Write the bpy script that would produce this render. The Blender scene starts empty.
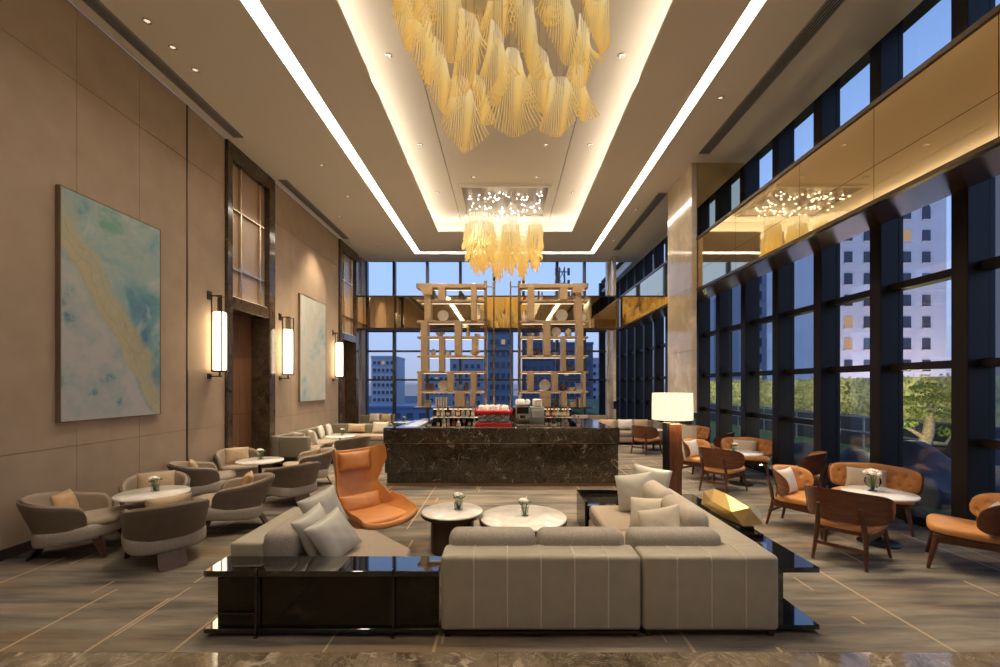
import bpy, bmesh, math, random
from mathutils import Vector, Matrix
PI = math.pi
sc = bpy.context.scene
col = sc.collection
RND = random.Random(7)

# ------------------------------------------------------------------ materials
def _nt(name):
    m = bpy.data.materials.new(name); m.use_nodes = True
    return m, m.node_tree, m.node_tree.nodes['Principled BSDF']
def N(nt, t, **kw):
    n = nt.nodes.new(t)
    for k, v in kw.items():
        if k in n.inputs.keys() if hasattr(n.inputs, 'keys') else False: n.inputs[k].default_value = v
        else: setattr(n, k, v)
    return n
def rgba(c): return (c[0], c[1], c[2], 1)
def mat(name, c, rough=.5, metal=0, noise=0, nscale=60, bump=0, bscale=200, spec=.5, coat=0, stretch=None):
    m, nt, b = _nt(name)
    b.inputs['Base Color'].default_value = rgba(c); b.inputs['Roughness'].default_value = rough
    b.inputs['Metallic'].default_value = metal; b.inputs['Specular IOR Level'].default_value = spec
    b.inputs['Coat Weight'].default_value = coat
    tc = N(nt, 'ShaderNodeTexCoord'); mp = N(nt, 'ShaderNodeMapping')
    nt.links.new(tc.outputs['Object'], mp.inputs['Vector'])
    if stretch: mp.inputs['Scale'].default_value = stretch
    if noise:
        n = N(nt, 'ShaderNodeTexNoise'); n.inputs['Scale'].default_value = nscale; n.inputs['Detail'].default_value = 4
        nt.links.new(mp.outputs[0], n.inputs['Vector'])
        r = N(nt, 'ShaderNodeValToRGB')
        r.color_ramp.elements[0].position = .3; r.color_ramp.elements[1].position = .7
        r.color_ramp.elements[0].color = rgba([max(0, x*(1-noise)) for x in c])
        r.color_ramp.elements[1].color = rgba([min(1, x*(1+noise)) for x in c])
        nt.links.new(n.outputs['Fac'], r.inputs[0]); nt.links.new(r.outputs[0], b.inputs['Base Color'])
    if bump:
        n = N(nt, 'ShaderNodeTexNoise'); n.inputs['Scale'].default_value = bscale; n.inputs['Detail'].default_value = 3
        nt.links.new(mp.outputs[0], n.inputs['Vector'])
        bp = N(nt, 'ShaderNodeBump'); bp.inputs['Strength'].default_value = bump; bp.inputs['Distance'].default_value = .01
        nt.links.new(n.outputs['Fac'], bp.inputs['Height']); nt.links.new(bp.outputs[0], b.inputs['Normal'])
    return m
def emis(name, c, s, base=(.8,.8,.8)):
    m, nt, b = _nt(name)
    b.inputs['Base Color'].default_value = rgba(base); b.inputs['Emission Color'].default_value = rgba(c)
    b.inputs['Emission Strength'].default_value = s
    return m
def ramp(nt, stops):
    r = N(nt, 'ShaderNodeValToRGB'); cr = r.color_ramp
    while len(cr.elements) < len(stops): cr.elements.new(.5)
    for e, (p, c) in zip(cr.elements, stops): e.position = p; e.color = rgba(c)
    return r
def mixc(nt, fac, a, b, mode='MIX'):
    m = N(nt, 'ShaderNodeMix', data_type='RGBA', blend_type=mode)
    for s, v in ((0, fac), (6, a), (7, b)):
        if isinstance(v, (int, float)): m.inputs[s].default_value = v
        elif isinstance(v, tuple): m.inputs[s].default_value = rgba(v)
        else: nt.links.new(v, m.inputs[s])
    return m.outputs[2]
def noise(nt, vec, scale, detail=4, rough=.5, dist=0):
    n = N(nt, 'ShaderNodeTexNoise'); n.inputs['Scale'].default_value = scale; n.inputs['Detail'].default_value = detail
    n.inputs['Roughness'].default_value = rough; n.inputs['Distortion'].default_value = dist
    if vec is not None: nt.links.new(vec, n.inputs['Vector'])
    return n.outputs['Fac']
def mapping(nt, scale=(1,1,1), rot=(0,0,0), loc=(0,0,0), coord='Object'):
    tc = N(nt, 'ShaderNodeTexCoord'); mp = N(nt, 'ShaderNodeMapping')
    mp.inputs['Scale'].default_value = scale; mp.inputs['Rotation'].default_value = rot; mp.inputs['Location'].default_value = loc
    nt.links.new(tc.outputs[coord], mp.inputs['Vector']); return mp.outputs[0]
def math_(nt, op, a, b=0.0, c=None, clamp=False):
    n = N(nt, 'ShaderNodeMath', operation=op, use_clamp=clamp)
    for i, v in enumerate((a, b, c)):
        if v is None: continue
        if isinstance(v, (int, float)): n.inputs[i].default_value = v
        else: nt.links.new(v, n.inputs[i])
    return n.outputs[0]

def marble(name, base, dark, vein, scale=1.2, rough=.12, veinw=.02, vein_amt=1.0, rot=.6):
    m, nt, b = _nt(name); v = mapping(nt, rot=(rot*.5, rot*.8, rot))
    n1 = noise(nt, v, scale*2.2, 6, .65, .6)
    c1 = ramp(nt, [(.3, dark), (.5, base), (.72, [min(1, x*1.5) for x in base])]); nt.links.new(n1, c1.inputs[0])
    w = noise(nt, v, scale*.9, 5, .55, 1.5)
    d = math_(nt, 'ABSOLUTE', math_(nt, 'SUBTRACT', w, .5))
    vr = ramp(nt, [(0, (vein_amt,)*3), (veinw, (0,0,0))]); nt.links.new(d, vr.inputs[0])
    g = noise(nt, v, scale*3, 2); gr = ramp(nt, [(.45, (0,0,0)), (.62, (1,1,1))]); nt.links.new(g, gr.inputs[0])
    f = math_(nt, 'MULTIPLY', vr.outputs[0], gr.outputs[0])
    w2 = noise(nt, v, scale*3.4, 5, .6, 2.0)
    d2 = math_(nt, 'ABSOLUTE', math_(nt, 'SUBTRACT', w2, .47))
    vr2 = ramp(nt, [(0, (.45*vein_amt,)*3), (veinw*.7, (0,0,0))]); nt.links.new(d2, vr2.inputs[0])
    f = math_(nt, 'MAXIMUM', f, vr2.outputs[0])
    nt.links.new(mixc(nt, f, c1.outputs[0], vein), b.inputs['Base Color'])
    b.inputs['Roughness'].default_value = rough
    return m
def wood(name, c, c2, rough=.35, axis=(1, 12, 12)):
    m, nt, b = _nt(name); v = mapping(nt, scale=axis)
    n1 = noise(nt, v, 3, 5, .6, .4); r = ramp(nt, [(.3, c2), (.7, c)]); nt.links.new(n1, r.inputs[0])
    nt.links.new(r.outputs[0], b.inputs['Base Color']); b.inputs['Roughness'].default_value = rough
    return m
def carpet():
    m, nt, b = _nt('carpet'); 
    v = mapping(nt, scale=(.35, 2.2, 1)); v2 = mapping(nt, scale=(.16, 1.0, 1), loc=(3, 5, 0)); vo = mapping(nt)
    a = noise(nt, v, 2.0, 7, .62, .2)
    r = ramp(nt, [(.28, (.05,.05,.055)), (.40, (.135,.12,.10)), (.54, (.225,.195,.155)), (.7, (.33,.285,.225))]); nt.links.new(a, r.inputs[0])
    t = noise(nt, v2, 2.6, 4, .55); tr = ramp(nt, [(.52, (0,0,0)), (.66, (.7,.7,.7))]); nt.links.new(t, tr.inputs[0])
    c = mixc(nt, tr.outputs[0], r.outputs[0], (.29,.185,.10))
    t3 = noise(nt, mapping(nt, scale=(.22, 1.9, 1), loc=(11, 2, 0)), 1.9, 4, .5); tr3 = ramp(nt, [(.56, (0,0,0)), (.68, (.8,.8,.8))]); nt.links.new(t3, tr3.inputs[0])
    c = mixc(nt, tr3.outputs[0], c, (.065,.066,.075))
    # thin woven gold lines running down the room, broken into lengths
    sx = N(nt, 'ShaderNodeSeparateXYZ'); nt.links.new(vo, sx.inputs[0])
    def lines(period, off, width, gate_scale, seed):
        x = math_(nt, 'DIVIDE', math_(nt, 'ADD', sx.outputs[0], off), period)
        fl = math_(nt, 'FLOOR', x); fr = math_(nt, 'ABSOLUTE', math_(nt, 'SUBTRACT', math_(nt, 'FRACT', x), .5))
        ln = math_(nt, 'LESS_THAN', fr, width/period)
        cmb = N(nt, 'ShaderNodeCombineXYZ'); nt.links.new(math_(nt, 'MULTIPLY', fl, 7.31), cmb.inputs[0])
        nt.links.new(math_(nt, 'MULTIPLY', sx.outputs[1], gate_scale), cmb.inputs[1]); cmb.inputs[2].default_value = seed
        g = noise(nt, cmb.outputs[0], 1.0, 1)
        return math_(nt, 'MULTIPLY', ln, math_(nt, 'GREATER_THAN', g, .56))
    L = math_(nt, 'MAXIMUM', lines(.62, .2, .012, .75, 1.3), lines(.83, .05, .009, .9, 8.1))
    c = mixc(nt, math_(nt, 'MULTIPLY', L, .75), c, (.52,.38,.23))
    f = noise(nt, vo, 160, 2); fr_ = ramp(nt, [(.3, (.82,.82,.82)), (.7, (1.1,1.1,1.1))]); nt.links.new(f, fr_.inputs[0])
    c = mixc(nt, 1.0, c, fr_.outputs[0], 'MULTIPLY')
    nt.links.new(c, b.inputs['Base Color']); b.inputs['Roughness'].default_value = .95; b.inputs['Specular IOR Level'].default_value = .15
    bp = N(nt, 'ShaderNodeBump'); bp.inputs['Strength'].default_value = .35; bp.inputs['Distance'].default_value = .006
    nt.links.new(noise(nt, vo, 260, 2), bp.inputs['Height']); nt.links.new(bp.outputs[0], b.inputs['Normal'])
    return m
def painting(name, seed, palette, gold, drift, w, h, gold_w=.11):
    """abstract wash: local x across (0..w), local z up (0..h)"""
    m, nt, b = _nt(name); vo = mapping(nt); v = mapping(nt, loc=(seed, seed*1.7, seed*.3))
    n = noise(nt, v, .9, 6, .6, .5)
    sx = N(nt, 'ShaderNodeSeparateXYZ'); nt.links.new(vo, sx.inputs[0])
    zz = math_(nt, 'DIVIDE', sx.outputs[2], h); xx = math_(nt, 'DIVIDE', sx.outputs[0], w)
    val = math_(nt, 'ADD', math_(nt, 'MULTIPLY', n, 1.0), math_(nt, 'MULTIPLY', math_(nt, 'SUBTRACT', zz, .5), drift))
    r = ramp(nt, palette); nt.links.new(val, r.inputs[0]); c = r.outputs[0]
    n2 = noise(nt, v, 2.3, 5, .6, .8); r2 = ramp(nt, [(.55, (0,0,0)), (.68, (1,1,1))]); nt.links.new(n2, r2.inputs[0])
    c = mixc(nt, math_(nt, 'MULTIPLY', r2.outputs[0], .45), c, (.55,.60,.57))
    if gold:
        # ribbon curve across the canvas, from high on the near edge down to the far low corner
        wob = noise(nt, v, 1.5, 3, .5, .3)
        path = math_(nt, 'ADD', math_(nt, 'SUBTRACT', gold[0], math_(nt, 'MULTIPLY', math_(nt, 'POWER', xx, gold[2]), gold[1])), math_(nt, 'MULTIPLY', math_(nt, 'SUBTRACT', wob, .5), .38))
        dist = math_(nt, 'SUBTRACT', zz, path)
        rg = ramp(nt, [(.5-gold_w, (0,0,0)), (.5-gold_w+.03, (1,1,1)), (.5+gold_w*.4, (.85,.85,.85)), (.5+gold_w, (0,0,0))])
        nt.links.new(math_(nt, 'ADD', dist, .5), rg.inputs[0])
        gv = mixc(nt, noise(nt, v, 5, 4, .6, 1.5), (.33,.35,.24), (.60,.47,.27))
        c = mixc(nt, math_(nt, 'MULTIPLY', rg.outputs[0], .95), c, gv)
        lw = ramp(nt, [(0, (1,1,1)), (.055, (0,0,0))]); nt.links.new(math_(nt, 'ABSOLUTE', math_(nt, 'SUBTRACT', math_(nt, 'FRACT', math_(nt, 'MULTIPLY', dist, 14)), .5)), lw.inputs[0])
        c = mixc(nt, math_(nt, 'MULTIPLY', math_(nt, 'MULTIPLY', lw.outputs[0], rg.outputs[0]), .7), c, (.34,.24,.08))
        low = ramp(nt, [(.46, (1,1,1)), (.53, (0,0,0))]); nt.links.new(math_(nt, 'ADD', dist, .5+gold_w), low.inputs[0])
        # below the ribbon a pale lilac-grey wash
        n3 = noise(nt, v, 1.7, 4, .6); pal = ramp(nt, [(.31, (.06,.22,.30)), (.38, (.36,.42,.43)), (.50, (.50,.475,.465)), (.66, (.44,.46,.45))]); nt.links.new(n3, pal.inputs[0])
        c = mixc(nt, math_(nt, 'MULTIPLY', low.outputs[0], .95), c, pal.outputs[0])
    nt.links.new(c, b.inputs['Base Color']); b.inputs['Roughness'].default_value = .6
    return m
def glass_pane(name, tint=(.75,.85,.95), refl=.07):
    m = bpy.data.materials.new(name); m.use_nodes = True; nt = m.node_tree; nt.nodes.clear()
    o = N(nt, 'ShaderNodeOutputMaterial'); t = N(nt, 'ShaderNodeBsdfTransparent'); g = N(nt, 'ShaderNodeBsdfGlossy'); mx = N(nt, 'ShaderNodeMixShader')
    t.inputs[0].default_value = rgba(tint); g.inputs['Roughness'].default_value = .02; g.inputs['Color'].default_value = (.9,.95,1,1)
    mx.inputs[0].default_value = refl
    nt.links.new(t.outputs[0], mx.inputs[1]); nt.links.new(g.outputs[0], mx.inputs[2]); nt.links.new(mx.outputs[0], o.inputs[0])
    return m

M = {}
M['wall'] = mat('wall_fabric', (.43,.325,.235), .85, noise=.06, nscale=3, bump=.15, bscale=300, spec=.2)
M['wall_dark'] = mat('dark_joint', (.03,.025,.02), .7)
M['ceiling'] = mat('ceiling_paint', (.80,.745,.66), .9, spec=.1)
M['ceiling_dark'] = mat('ceiling_pocket', (.05,.045,.04), .8)
M['led'] = emis('led_white', (1,.90,.75), 14.5)
M['led_up'] = emis('led_cove', (1,.90,.76), 8)
M['led_shelf'] = emis('led_shelf', (1,.80,.52), 1.5)
M['vent'] = mat('vent_metal', (.36,.35,.35), .5, .3)
M['vent_dark'] = mat('vent_dark', (.05,.05,.055), .8)
M['chrome'] = mat('chrome', (.75,.73,.70), .12, 1)
M['downlight_glow'] = emis('downlight_glow', (1,.82,.6), .7)
M['carpet'] = carpet()
M['floor_marble'] = marble('brown_floor_marble', (.20,.155,.105), (.06,.045,.03), (.56,.47,.35), 1.5, .07, .03, .95, 1.0)
M['dark_marble'] = marble('dark_emperador_marble', (.036,.025,.016), (.012,.009,.006), (.50,.43,.34), 2.2, .10, .012, .8)
M['jamb_marble'] = marble('brown_jamb_marble', (.075,.052,.033), (.028,.02,.014), (.22,.17,.12), 2.0, .12, .012, .6)
M['white_marble'] = marble('white_marble', (.80,.765,.70), (.70,.66,.59), (.58,.48,.36), 2.0, .08, .012, .6)
M['gold_mirror'] = mat('champagne_mirror', (.74,.60,.38), .03, 1)
M['bronze'] = mat('polished_bronze', (.17,.078,.036), .24, .6)
M['column_stone'] = marble('polished_beige_stone', (.60,.50,.37), (.54,.44,.32), (.68,.58,.45), .6, .10, .02, .25)
M['mullion'] = mat('bronze_mullion', (.022,.017,.016), .45, 0, spec=.3)
M['mullion_back'] = mat('grey_mullion', (.06,.065,.075), .4, .4)
M['pane'] = glass_pane('window_glass', (.95,.97,1), .06)
M['pane_back'] = glass_pane('window_glass_back', (.97,.985,1), 0)
M['skirting'] = mat('dark_skirting', (.055,.040,.030), .4)
M['walnut_door'] = wood('walnut_door', (.20,.095,.045), (.13,.06,.03), .4, (8, 8, .6))
M['trim_metal'] = mat('champagne_trim', (.70,.58,.44), .18, 1)
M['glow_panel'] = mat('pale_bronze_panel', (.50,.37,.27), .28, .35)
M['black_metal'] = mat('black_metal', (.02,.018,.016), .35, .6)
M['bronze_dark'] = mat('dark_bronze', (.10,.07,.05), .3, .9)
M['sconce_glass'] = emis('sconce_glass', (1,.80,.52), 4.6)
# furniture
M['taupe'] = mat('taupe_leather', (.135,.100,.072), .5, noise=.08, nscale=12)
M['boucle'] = mat('grey_boucle', (.41,.365,.315), .95, noise=.22, nscale=110, bump=.6, bscale=220, spec=.1)
M['boucle_light'] = mat('cream_boucle', (.50,.44,.37), .95, noise=.15, nscale=110, bump=.5, bscale=220, spec=.1)
M['lining'] = mat('warm_grey_lining', (.37,.30,.235), .9, noise=.15, nscale=120, bump=.35, bscale=250, spec=.1)
M['espresso'] = wood('espresso_wood', (.085,.032,.020), (.05,.02,.013), .3, (3, 3, 14))
M['gold_satin'] = mat('gold_satin', (.55,.34,.155), .38, noise=.12, nscale=6, spec=.6)
M['sofa_leather'] = mat('beige_leather', (.385,.345,.265), .42, noise=.06, nscale=8, bump=.08, bscale=120)
M['stitch'] = mat('pale_stitch', (.60,.54,.44), .6)
M['grey_satin'] = mat('grey_satin', (.44,.42,.37), .36, noise=.08, nscale=5, spec=.6)
M['pale_pillow'] = mat('pale_linen', (.58,.52,.43), .85, noise=.08, nscale=60, bump=.2)
M['white_pillow'] = mat('white_linen', (.72,.68,.60), .85, noise=.08, nscale=60, bump=.2)
M['tan_pillow'] = mat('tan_linen', (.50,.37,.23), .7, noise=.08, nscale=40)
M['black_gloss'] = mat('black_lacquer', (.012,.010,.008), .04, 0, spec=.9, coat=.6)
M['smoked'] = mat('smoked_mirror', (.022,.017,.012), .05, .5)
M['orange_leather'] = mat('cognac_leather', (.60,.25,.075), .40, noise=.10, nscale=9, bump=.06, bscale=90)
M['tan_leather'] = mat('tan_leather', (.62,.29,.095), .42, noise=.10, nscale=9, bump=.05, bscale=90)
M['chair_wood'] = wood('walnut', (.20,.070,.032), (.12,.040,.020), .2, (2, 2, 9))
M['chair_leg'] = wood('dark_walnut', (.13,.045,.024), (.075,.028,.016), .3, (6, 6, 2))
M['gold'] = mat('brushed_gold', (.78,.56,.22), .36, .85, noise=.06, nscale=20)
M['shade'] = None
M['glass_clear'] = None
def clear_glass(name, c):
    m = bpy.data.materials.new(name); m.use_nodes = True; nt = m.node_tree; nt.nodes.clear()
    o = N(nt, 'ShaderNodeOutputMaterial'); t = N(nt, 'ShaderNodeBsdfTransparent'); g = N(nt, 'ShaderNodeBsdfGlossy'); mx = N(nt, 'ShaderNodeMixShader')
    t.inputs[0].default_value = rgba(c); g.inputs['Roughness'].default_value = .05
    fr = N(nt, 'ShaderNodeFresnel'); fr.inputs[0].default_value = 1.25
    nt.links.new(fr.outputs[0], mx.inputs[0]); nt.links.new(t.outputs[0], mx.inputs[1]); nt.links.new(g.outputs[0], mx.inputs[2]); nt.links.new(mx.outputs[0], o.inputs[0])
    return m
M['glass_clear'] = clear_glass('clear_glass', (.82,.86,.84))
M['petal'] = mat('white_petal', (.82,.80,.74), .6)
M['petal_peach'] = mat('peach_petal', (.72,.42,.25), .6)
M['green'] = mat('leaf_green', (.10,.20,.05), .5, noise=.3, nscale=30)
M['shelf_wood'] = mat('champagne_lacquer', (.50,.35,.20), .36, .15, noise=.08, nscale=6)
M['ceramic'] = mat('cream_ceramic', (.75,.68,.56), .3)
M['ceramic_dark'] = mat('brown_ceramic', (.16,.085,.05), .35)
M['ceramic_blue'] = mat('grey_blue_ceramic', (.30,.36,.42), .35)
M['steel'] = mat('steel', (.55,.54,.52), .22, 1)
M['steel_pale'] = mat('pale_counter', (.62,.60,.57), .25, .3)
M['red'] = mat('red_enamel', (.52,.02,.025), .25, coat=.4)
M['cup'] = mat('white_cup', (.85,.83,.79), .25)
M['btl_amber'] = mat('amber_bottle', (.30,.10,.02), .1, spec=.8)
M['btl_green'] = mat('green_bottle', (.06,.09,.03), .1, spec=.8)
M['btl_clear'] = mat('clear_bottle', (.26,.24,.20), .1, spec=.8)
M['btl_dark'] = mat('dark_bottle', (.03,.018,.014), .1, spec=.8)
M['btl_label'] = mat('bottle_label', (.50,.42,.30), .6)
M['red_label'] = mat('red_label', (.45,.05,.03), .5)

# ------------------------------------------------------------------ mesh helpers
def BM(): return bmesh.new()
def box(bm, x0, x1, y0, y1, z0, z1, r=0, seg=2):
    m = Matrix.Translation(((x0+x1)/2, (y0+y1)/2, (z0+z1)/2)) @ Matrix.Diagonal((abs(x1-x0), abs(y1-y0), abs(z1-z0), 1))
    b2 = bmesh.new(); bmesh.ops.create_cube(b2, size=1, matrix=m)
    if r: bmesh.ops.bevel(b2, geom=b2.edges[:], offset=r, segments=seg, affect='EDGES', profile=.5)
    merge(bm, b2)
def merge(bm, b2, mx=None):
    if mx is not None: bmesh.ops.transform(b2, matrix=mx, verts=b2.verts)
    me = bpy.data.meshes.new('tmp'); b2.to_mesh(me); b2.free(); bm.from_mesh(me); bpy.data.meshes.remove(me)
def ring_loft(bm, rings, cap0=True, cap1=True, closed=True):
    vs = [[bm.verts.new(p) for p in r] for r in rings]
    n = len(rings[0])
    for a, b in zip(vs, vs[1:]):
        for i in range(n if closed else n-1):
            j = (i+1) % n
            try: bm.faces.new((a[i], a[j], b[j], b[i]))
            except ValueError: pass
    if cap0: bm.faces.new(list(reversed(vs[0])))
    if cap1: bm.faces.new(vs[-1])
    return vs
def tube(bm, pts, r, n=8, caps=True):
    pts = [Vector(p) for p in pts]; rs = r if isinstance(r, (list, tuple)) else [r]*len(pts)
    rings = []; up = None
    for i, p in enumerate(pts):
        d = (pts[min(i+1, len(pts)-1)] - pts[max(i-1, 0)]).normalized()
        if up is None: up = Vector((0,0,1)) if abs(d.z) < .9 else Vector((1,0,0))
        s = d.cross(up).normalized(); up = s.cross(d).normalized()
        rings.append([p + (s*math.cos(2*PI*k/n) + up*math.sin(2*PI*k/n))*rs[i] for k in range(n)])
    ring_loft(bm, rings, caps, caps)
def bar(bm, p0, p1, w0, d0, w1=None, d1=None, xdir=(1,0,0)):
    """rectangular tapered bar from p0 to p1; w along xdir, d along the other"""
    p0, p1 = Vector(p0), Vector(p1); w1 = w0 if w1 is None else w1; d1 = d0 if d1 is None else d1
    x = Vector(xdir).normalized(); d = (p1-p0).normalized(); y = d.cross(x).normalized(); x = y.cross(d).normalized()
    rings = []
    for p, w, dd in ((p0, w0, d0), (p1, w1, d1)):
        rings.append([p + x*w/2*a + y*dd/2*b for a, b in ((-1,-1),(1,-1),(1,1),(-1,1))])
    ring_loft(bm, rings)
def lathe(bm, prof, n=32, cx=0, cy=0, cz=0, cap0=True, cap1=True):
    rings = [[Vector((cx + r*math.cos(2*PI*k/n), cy + r*math.sin(2*PI*k/n), cz + z)) for k in range(n)] for r, z in prof]
    ring_loft(bm, rings, cap0, cap1)
def prism(bm, poly, z0, z1, r=0, seg=2):
    b2 = bmesh.new()
    ring_loft(b2, [[Vector((x, y, z0)) for x, y in poly], [Vector((x, y, z1)) for x, y in poly]])
    bmesh.ops.recalc_face_normals(b2, faces=b2.faces)
    if r: bmesh.ops.bevel(b2, geom=b2.edges[:], offset=r, segments=seg, affect='EDGES', profile=.5)
    merge(bm, b2)
def patch(bm, f, nu, nv, closed_ends=True):
    """closed sheet between f(u,v,0) and f(u,v,1), u,v in 0..1"""
    A = [[bm.verts.new(f(i/nu, j/nv, 0)) for j in range(nv+1)] for i in range(nu+1)]
    B = [[bm.verts.new(f(i/nu, j/nv, 1)) for j in range(nv+1)] for i in range(nu+1)]
    for i in range(nu):
        for j in range(nv):
            bm.faces.new((A[i][j], A[i][j+1], A[i+1][j+1], A[i+1][j]))
            bm.faces.new((B[i][j], B[i+1][j], B[i+1][j+1], B[i][j+1]))
    for i in range(nu):
        bm.faces.new((A[i][0], A[i+1][0], B[i+1][0], B[i][0])); bm.faces.new((A[i][nv], B[i][nv], B[i+1][nv], A[i+1][nv]))
    for j in range(nv):
        bm.faces.new((A[0][j], B[0][j], B[0][j+1], A[0][j+1])); bm.faces.new((A[nu][j], A[nu][j+1], B[nu][j+1], B[nu][j]))
def sphere(bm, c, r, u=12, v=8, sx=1, sy=1, sz=1):
    bmesh.ops.create_uvsphere(bm, u_segments=u, v_segments=v, radius=r, matrix=Matrix.Translation(c) @ Matrix.Diagonal((sx, sy, sz, 1)))
def ico(bm, c, r, sub=1, s=(1,1,1)):
    bmesh.ops.create_icosphere(bm, subdivisions=sub, radius=r, matrix=Matrix.Translation(c) @ Matrix.Diagonal((*s, 1)))
def superell(a, b, n, k, cx=0, cy=0):
    out = []
    for i in range(k):
        t = 2*PI*i/k; c, s = math.cos(t), math.sin(t)
        out.append((cx + a*math.copysign(abs(c)**(2/n), c), cy + b*math.copysign(abs(s)**(2/n), s)))
    return out

def obj(name, bm, m, parent=None, smooth=40, kind=None, sub=0, loc=None):
    bmesh.ops.remove_doubles(bm, verts=bm.verts, dist=1e-6)
    bmesh.ops.recalc_face_normals(bm, faces=bm.faces)
    me = bpy.data.meshes.new(name); bm.to_mesh(me); bm.free()
    if m is not None: me.materials.append(m)
    if smooth:
        me.polygons.foreach_set('use_smooth', [True]*len(me.polygons))
        if smooth < 180: me.set_sharp_from_angle(angle=math.radians(smooth))
    o = bpy.data.objects.new(name, me); col.objects.link(o)
    if parent is not None: o.parent = parent
    if loc is not None: o.location = loc
    if kind: o['kind'] = kind
    if sub:
        s = o.modifiers.new('smooth', 'SUBSURF'); s.levels = sub; s.render_levels = sub
    return o
def tag(o, label, cat, group=None, kind=None):
    o['label'] = label; o['category'] = cat
    if group: o['group'] = group
    if kind: o['kind'] = kind
    return o
def thing(name, label, cat, loc=(0,0,0), rz=0, group=None):
    o = bpy.data.objects.new(name, None); col.objects.link(o); o.empty_display_size = .1
    o.location = loc; o.rotation_euler = (0, 0, rz)
    return tag(o, label, cat, group)
def struct(name, bm, m, parent=None, smooth=30):
    return obj(name, bm, m, parent, smooth, kind='structure')
def sempty(name, loc=(0,0,0)):
    o = bpy.data.objects.new(name, None); col.objects.link(o); o['kind'] = 'structure'; o.location = loc; return o
def copy_tree(o, parent=None):
    c = o.copy(); col.objects.link(c)
    if parent is not None: c.parent = parent
    for ch in list(o.children): copy_tree(ch, c)
    return c
def dup(o, loc, rz=0, label=None, group=None):
    c = copy_tree(o); c.location = loc; c.rotation_euler = (0, 0, rz)
    if label: c['label'] = label
    if group: c['group'] = group
    return c

# ------------------------------------------------------------------ camera
F, VX, VY, H = 440.0, 505.0, 385.0, 1.9
cam = bpy.data.cameras.new('camera'); co = bpy.data.objects.new('camera', cam); col.objects.link(co)
co.location = (0, 0, H); co.rotation_euler = (PI/2, 0, 0)
cam.sensor_width = 36; cam.lens = 36*F/1000; cam.shift_x = -(VX-500)/1000; cam.shift_y = (VY-333.5)/1000
cam.clip_start = .05; cam.clip_end = 2000
sc.camera = co

# ------------------------------------------------------------------ room shell
XL, XR, YB, ZC = -5.45, 5.72, 17.2, 6.7
Y0 = -3.2
DOORS = [(8.56, 10.33), (14.4, 16.2)]
bm = BM(); box(bm, XL-.9, XR+.35, 3.13, YB+.25, -.12, 0); box(bm, 4.95, XR+.35, YB+.25, 22.9, -.12, 0); struct('floor', bm, M['carpet'])
bm = BM()
x = XL
while x < XR:
    box(bm, x+.0015, min(x+.9, XR)-.0015, Y0, 3.13, -.12, -.001); x += .9
struct('floor_marble', bm, M['floor_marble'])

# left wall: fabric panels with open joints over a dark backing
ys = [Y0, -1.2, .74, 2.7, 3.68, 4.63, 5.6, 6.56, 7.54, 8.56]
bm = BM()
def wallpanels(bm, ys, zs, j=.006):
    for a, b in zip(ys, ys[1:]):
        for c, d in zip(zs, zs[1:]):
            box(bm, XL-.03, XL, a+j/2, b-j/2, c+j/2, d-j/2)
zs = [0, 1.13, 5.76, ZC]
wallpanels(bm, ys, zs); wallpanels(bm, [10.33, 11.2, 13.4, 14.4], zs, .007); wallpanels(bm, [16.2, YB], zs)
wl = struct('wall_left', bm, M['wall'])
bm = BM()
for a, b in ((Y0, 8.56), (10.33, 14.4), (16.2, YB)): box(bm, XL-.2, XL-.025, a, b, 0, ZC)
for a, b in DOORS: box(bm, XL-.95, XL-.90, a-.2, b+.2, 0, ZC)
struct('wall_left_backing', bm, M['wall_dark'], wl)
bm = BM(); box(bm, XL-.002, XL+.008, 7.525, 7.555, .12, ZC)
struct('trim_1', bm, M['bronze_dark'])
bm = BM()
for a, b in ((Y0, 8.56), (10.33, 14.4), (16.2, YB)): box(bm, XL, XL+.018, a, b, 0, .12, .004, 1)
struct('baseboard_left', bm, M['skirting'])
# doorways
for di, (a, b) in enumerate(DOORS):
    d = sempty('door_%d' % (di+1), (XL, a, 0))
    L = b-a
    bm = BM(); box(bm, -.88, .06, 0, .16, 0, ZC-.01, .004, 1); struct('jamb', bm, M['jamb_marble'], d)
    bm = BM(); box(bm, -.88, .06, L-.25, L, 0, ZC-.01, .004, 1); struct('jamb', bm, M['jamb_marble'], d)
    bm = BM(); box(bm, -.88, .06, .16, L-.25, 6.38, ZC-.01, .004, 1); struct('head', bm, M['jamb_marble'], d)
    bm = BM(); box(bm, -.88, .05, .16, L-.25, 3.42, 3.66, .004, 1); struct('lintel', bm, M['jamb_marble'], d)
    bm = BM(); box(bm, -.10, -.06, .16, L-.25, 3.66, 6.38); struct('transom_panel', bm, M['glow_panel'], d)
    for f in (.28, .80):
        bm = BM(); box(bm, -.06, .0, .16+f*(L-.41)-.02, .16+f*(L-.41)+.02, 3.66, 6.38, .004, 1); struct('transom_bar', bm, M['trim_metal'], d)
    for z in (4.25, 5.45):
        bm = BM(); box(bm, -.06, -.005, .16, L-.25, z-.02, z+.02, .004, 1); struct('transom_bar', bm, M['trim_metal'], d)
    bm = BM(); box(bm, -.02, .02, .2, L-.29, 3.661, 3.672); struct('led_strip', bm, M['led_shelf'], d)
    bm = BM()
    for k in range(3): box(bm, -.40, -.36, .16+k*(L-.41)/3+.004, .16+(k+1)*(L-.41)/3-.004, 0, 1.25); box(bm, -.40, -.36, .16+k*(L-.41)/3+.004, .16+(k+1)*(L-.41)/3-.004, 1.26, 3.42)
    struct('walnut_panel', bm, M['walnut_door'], d)
# back and side of the room behind the camera
bm = BM(); box(bm, XL-.2, XR+.3, Y0-.2, Y0, 0, ZC+.6); struct('wall_back', bm, M['wall'])
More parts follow.
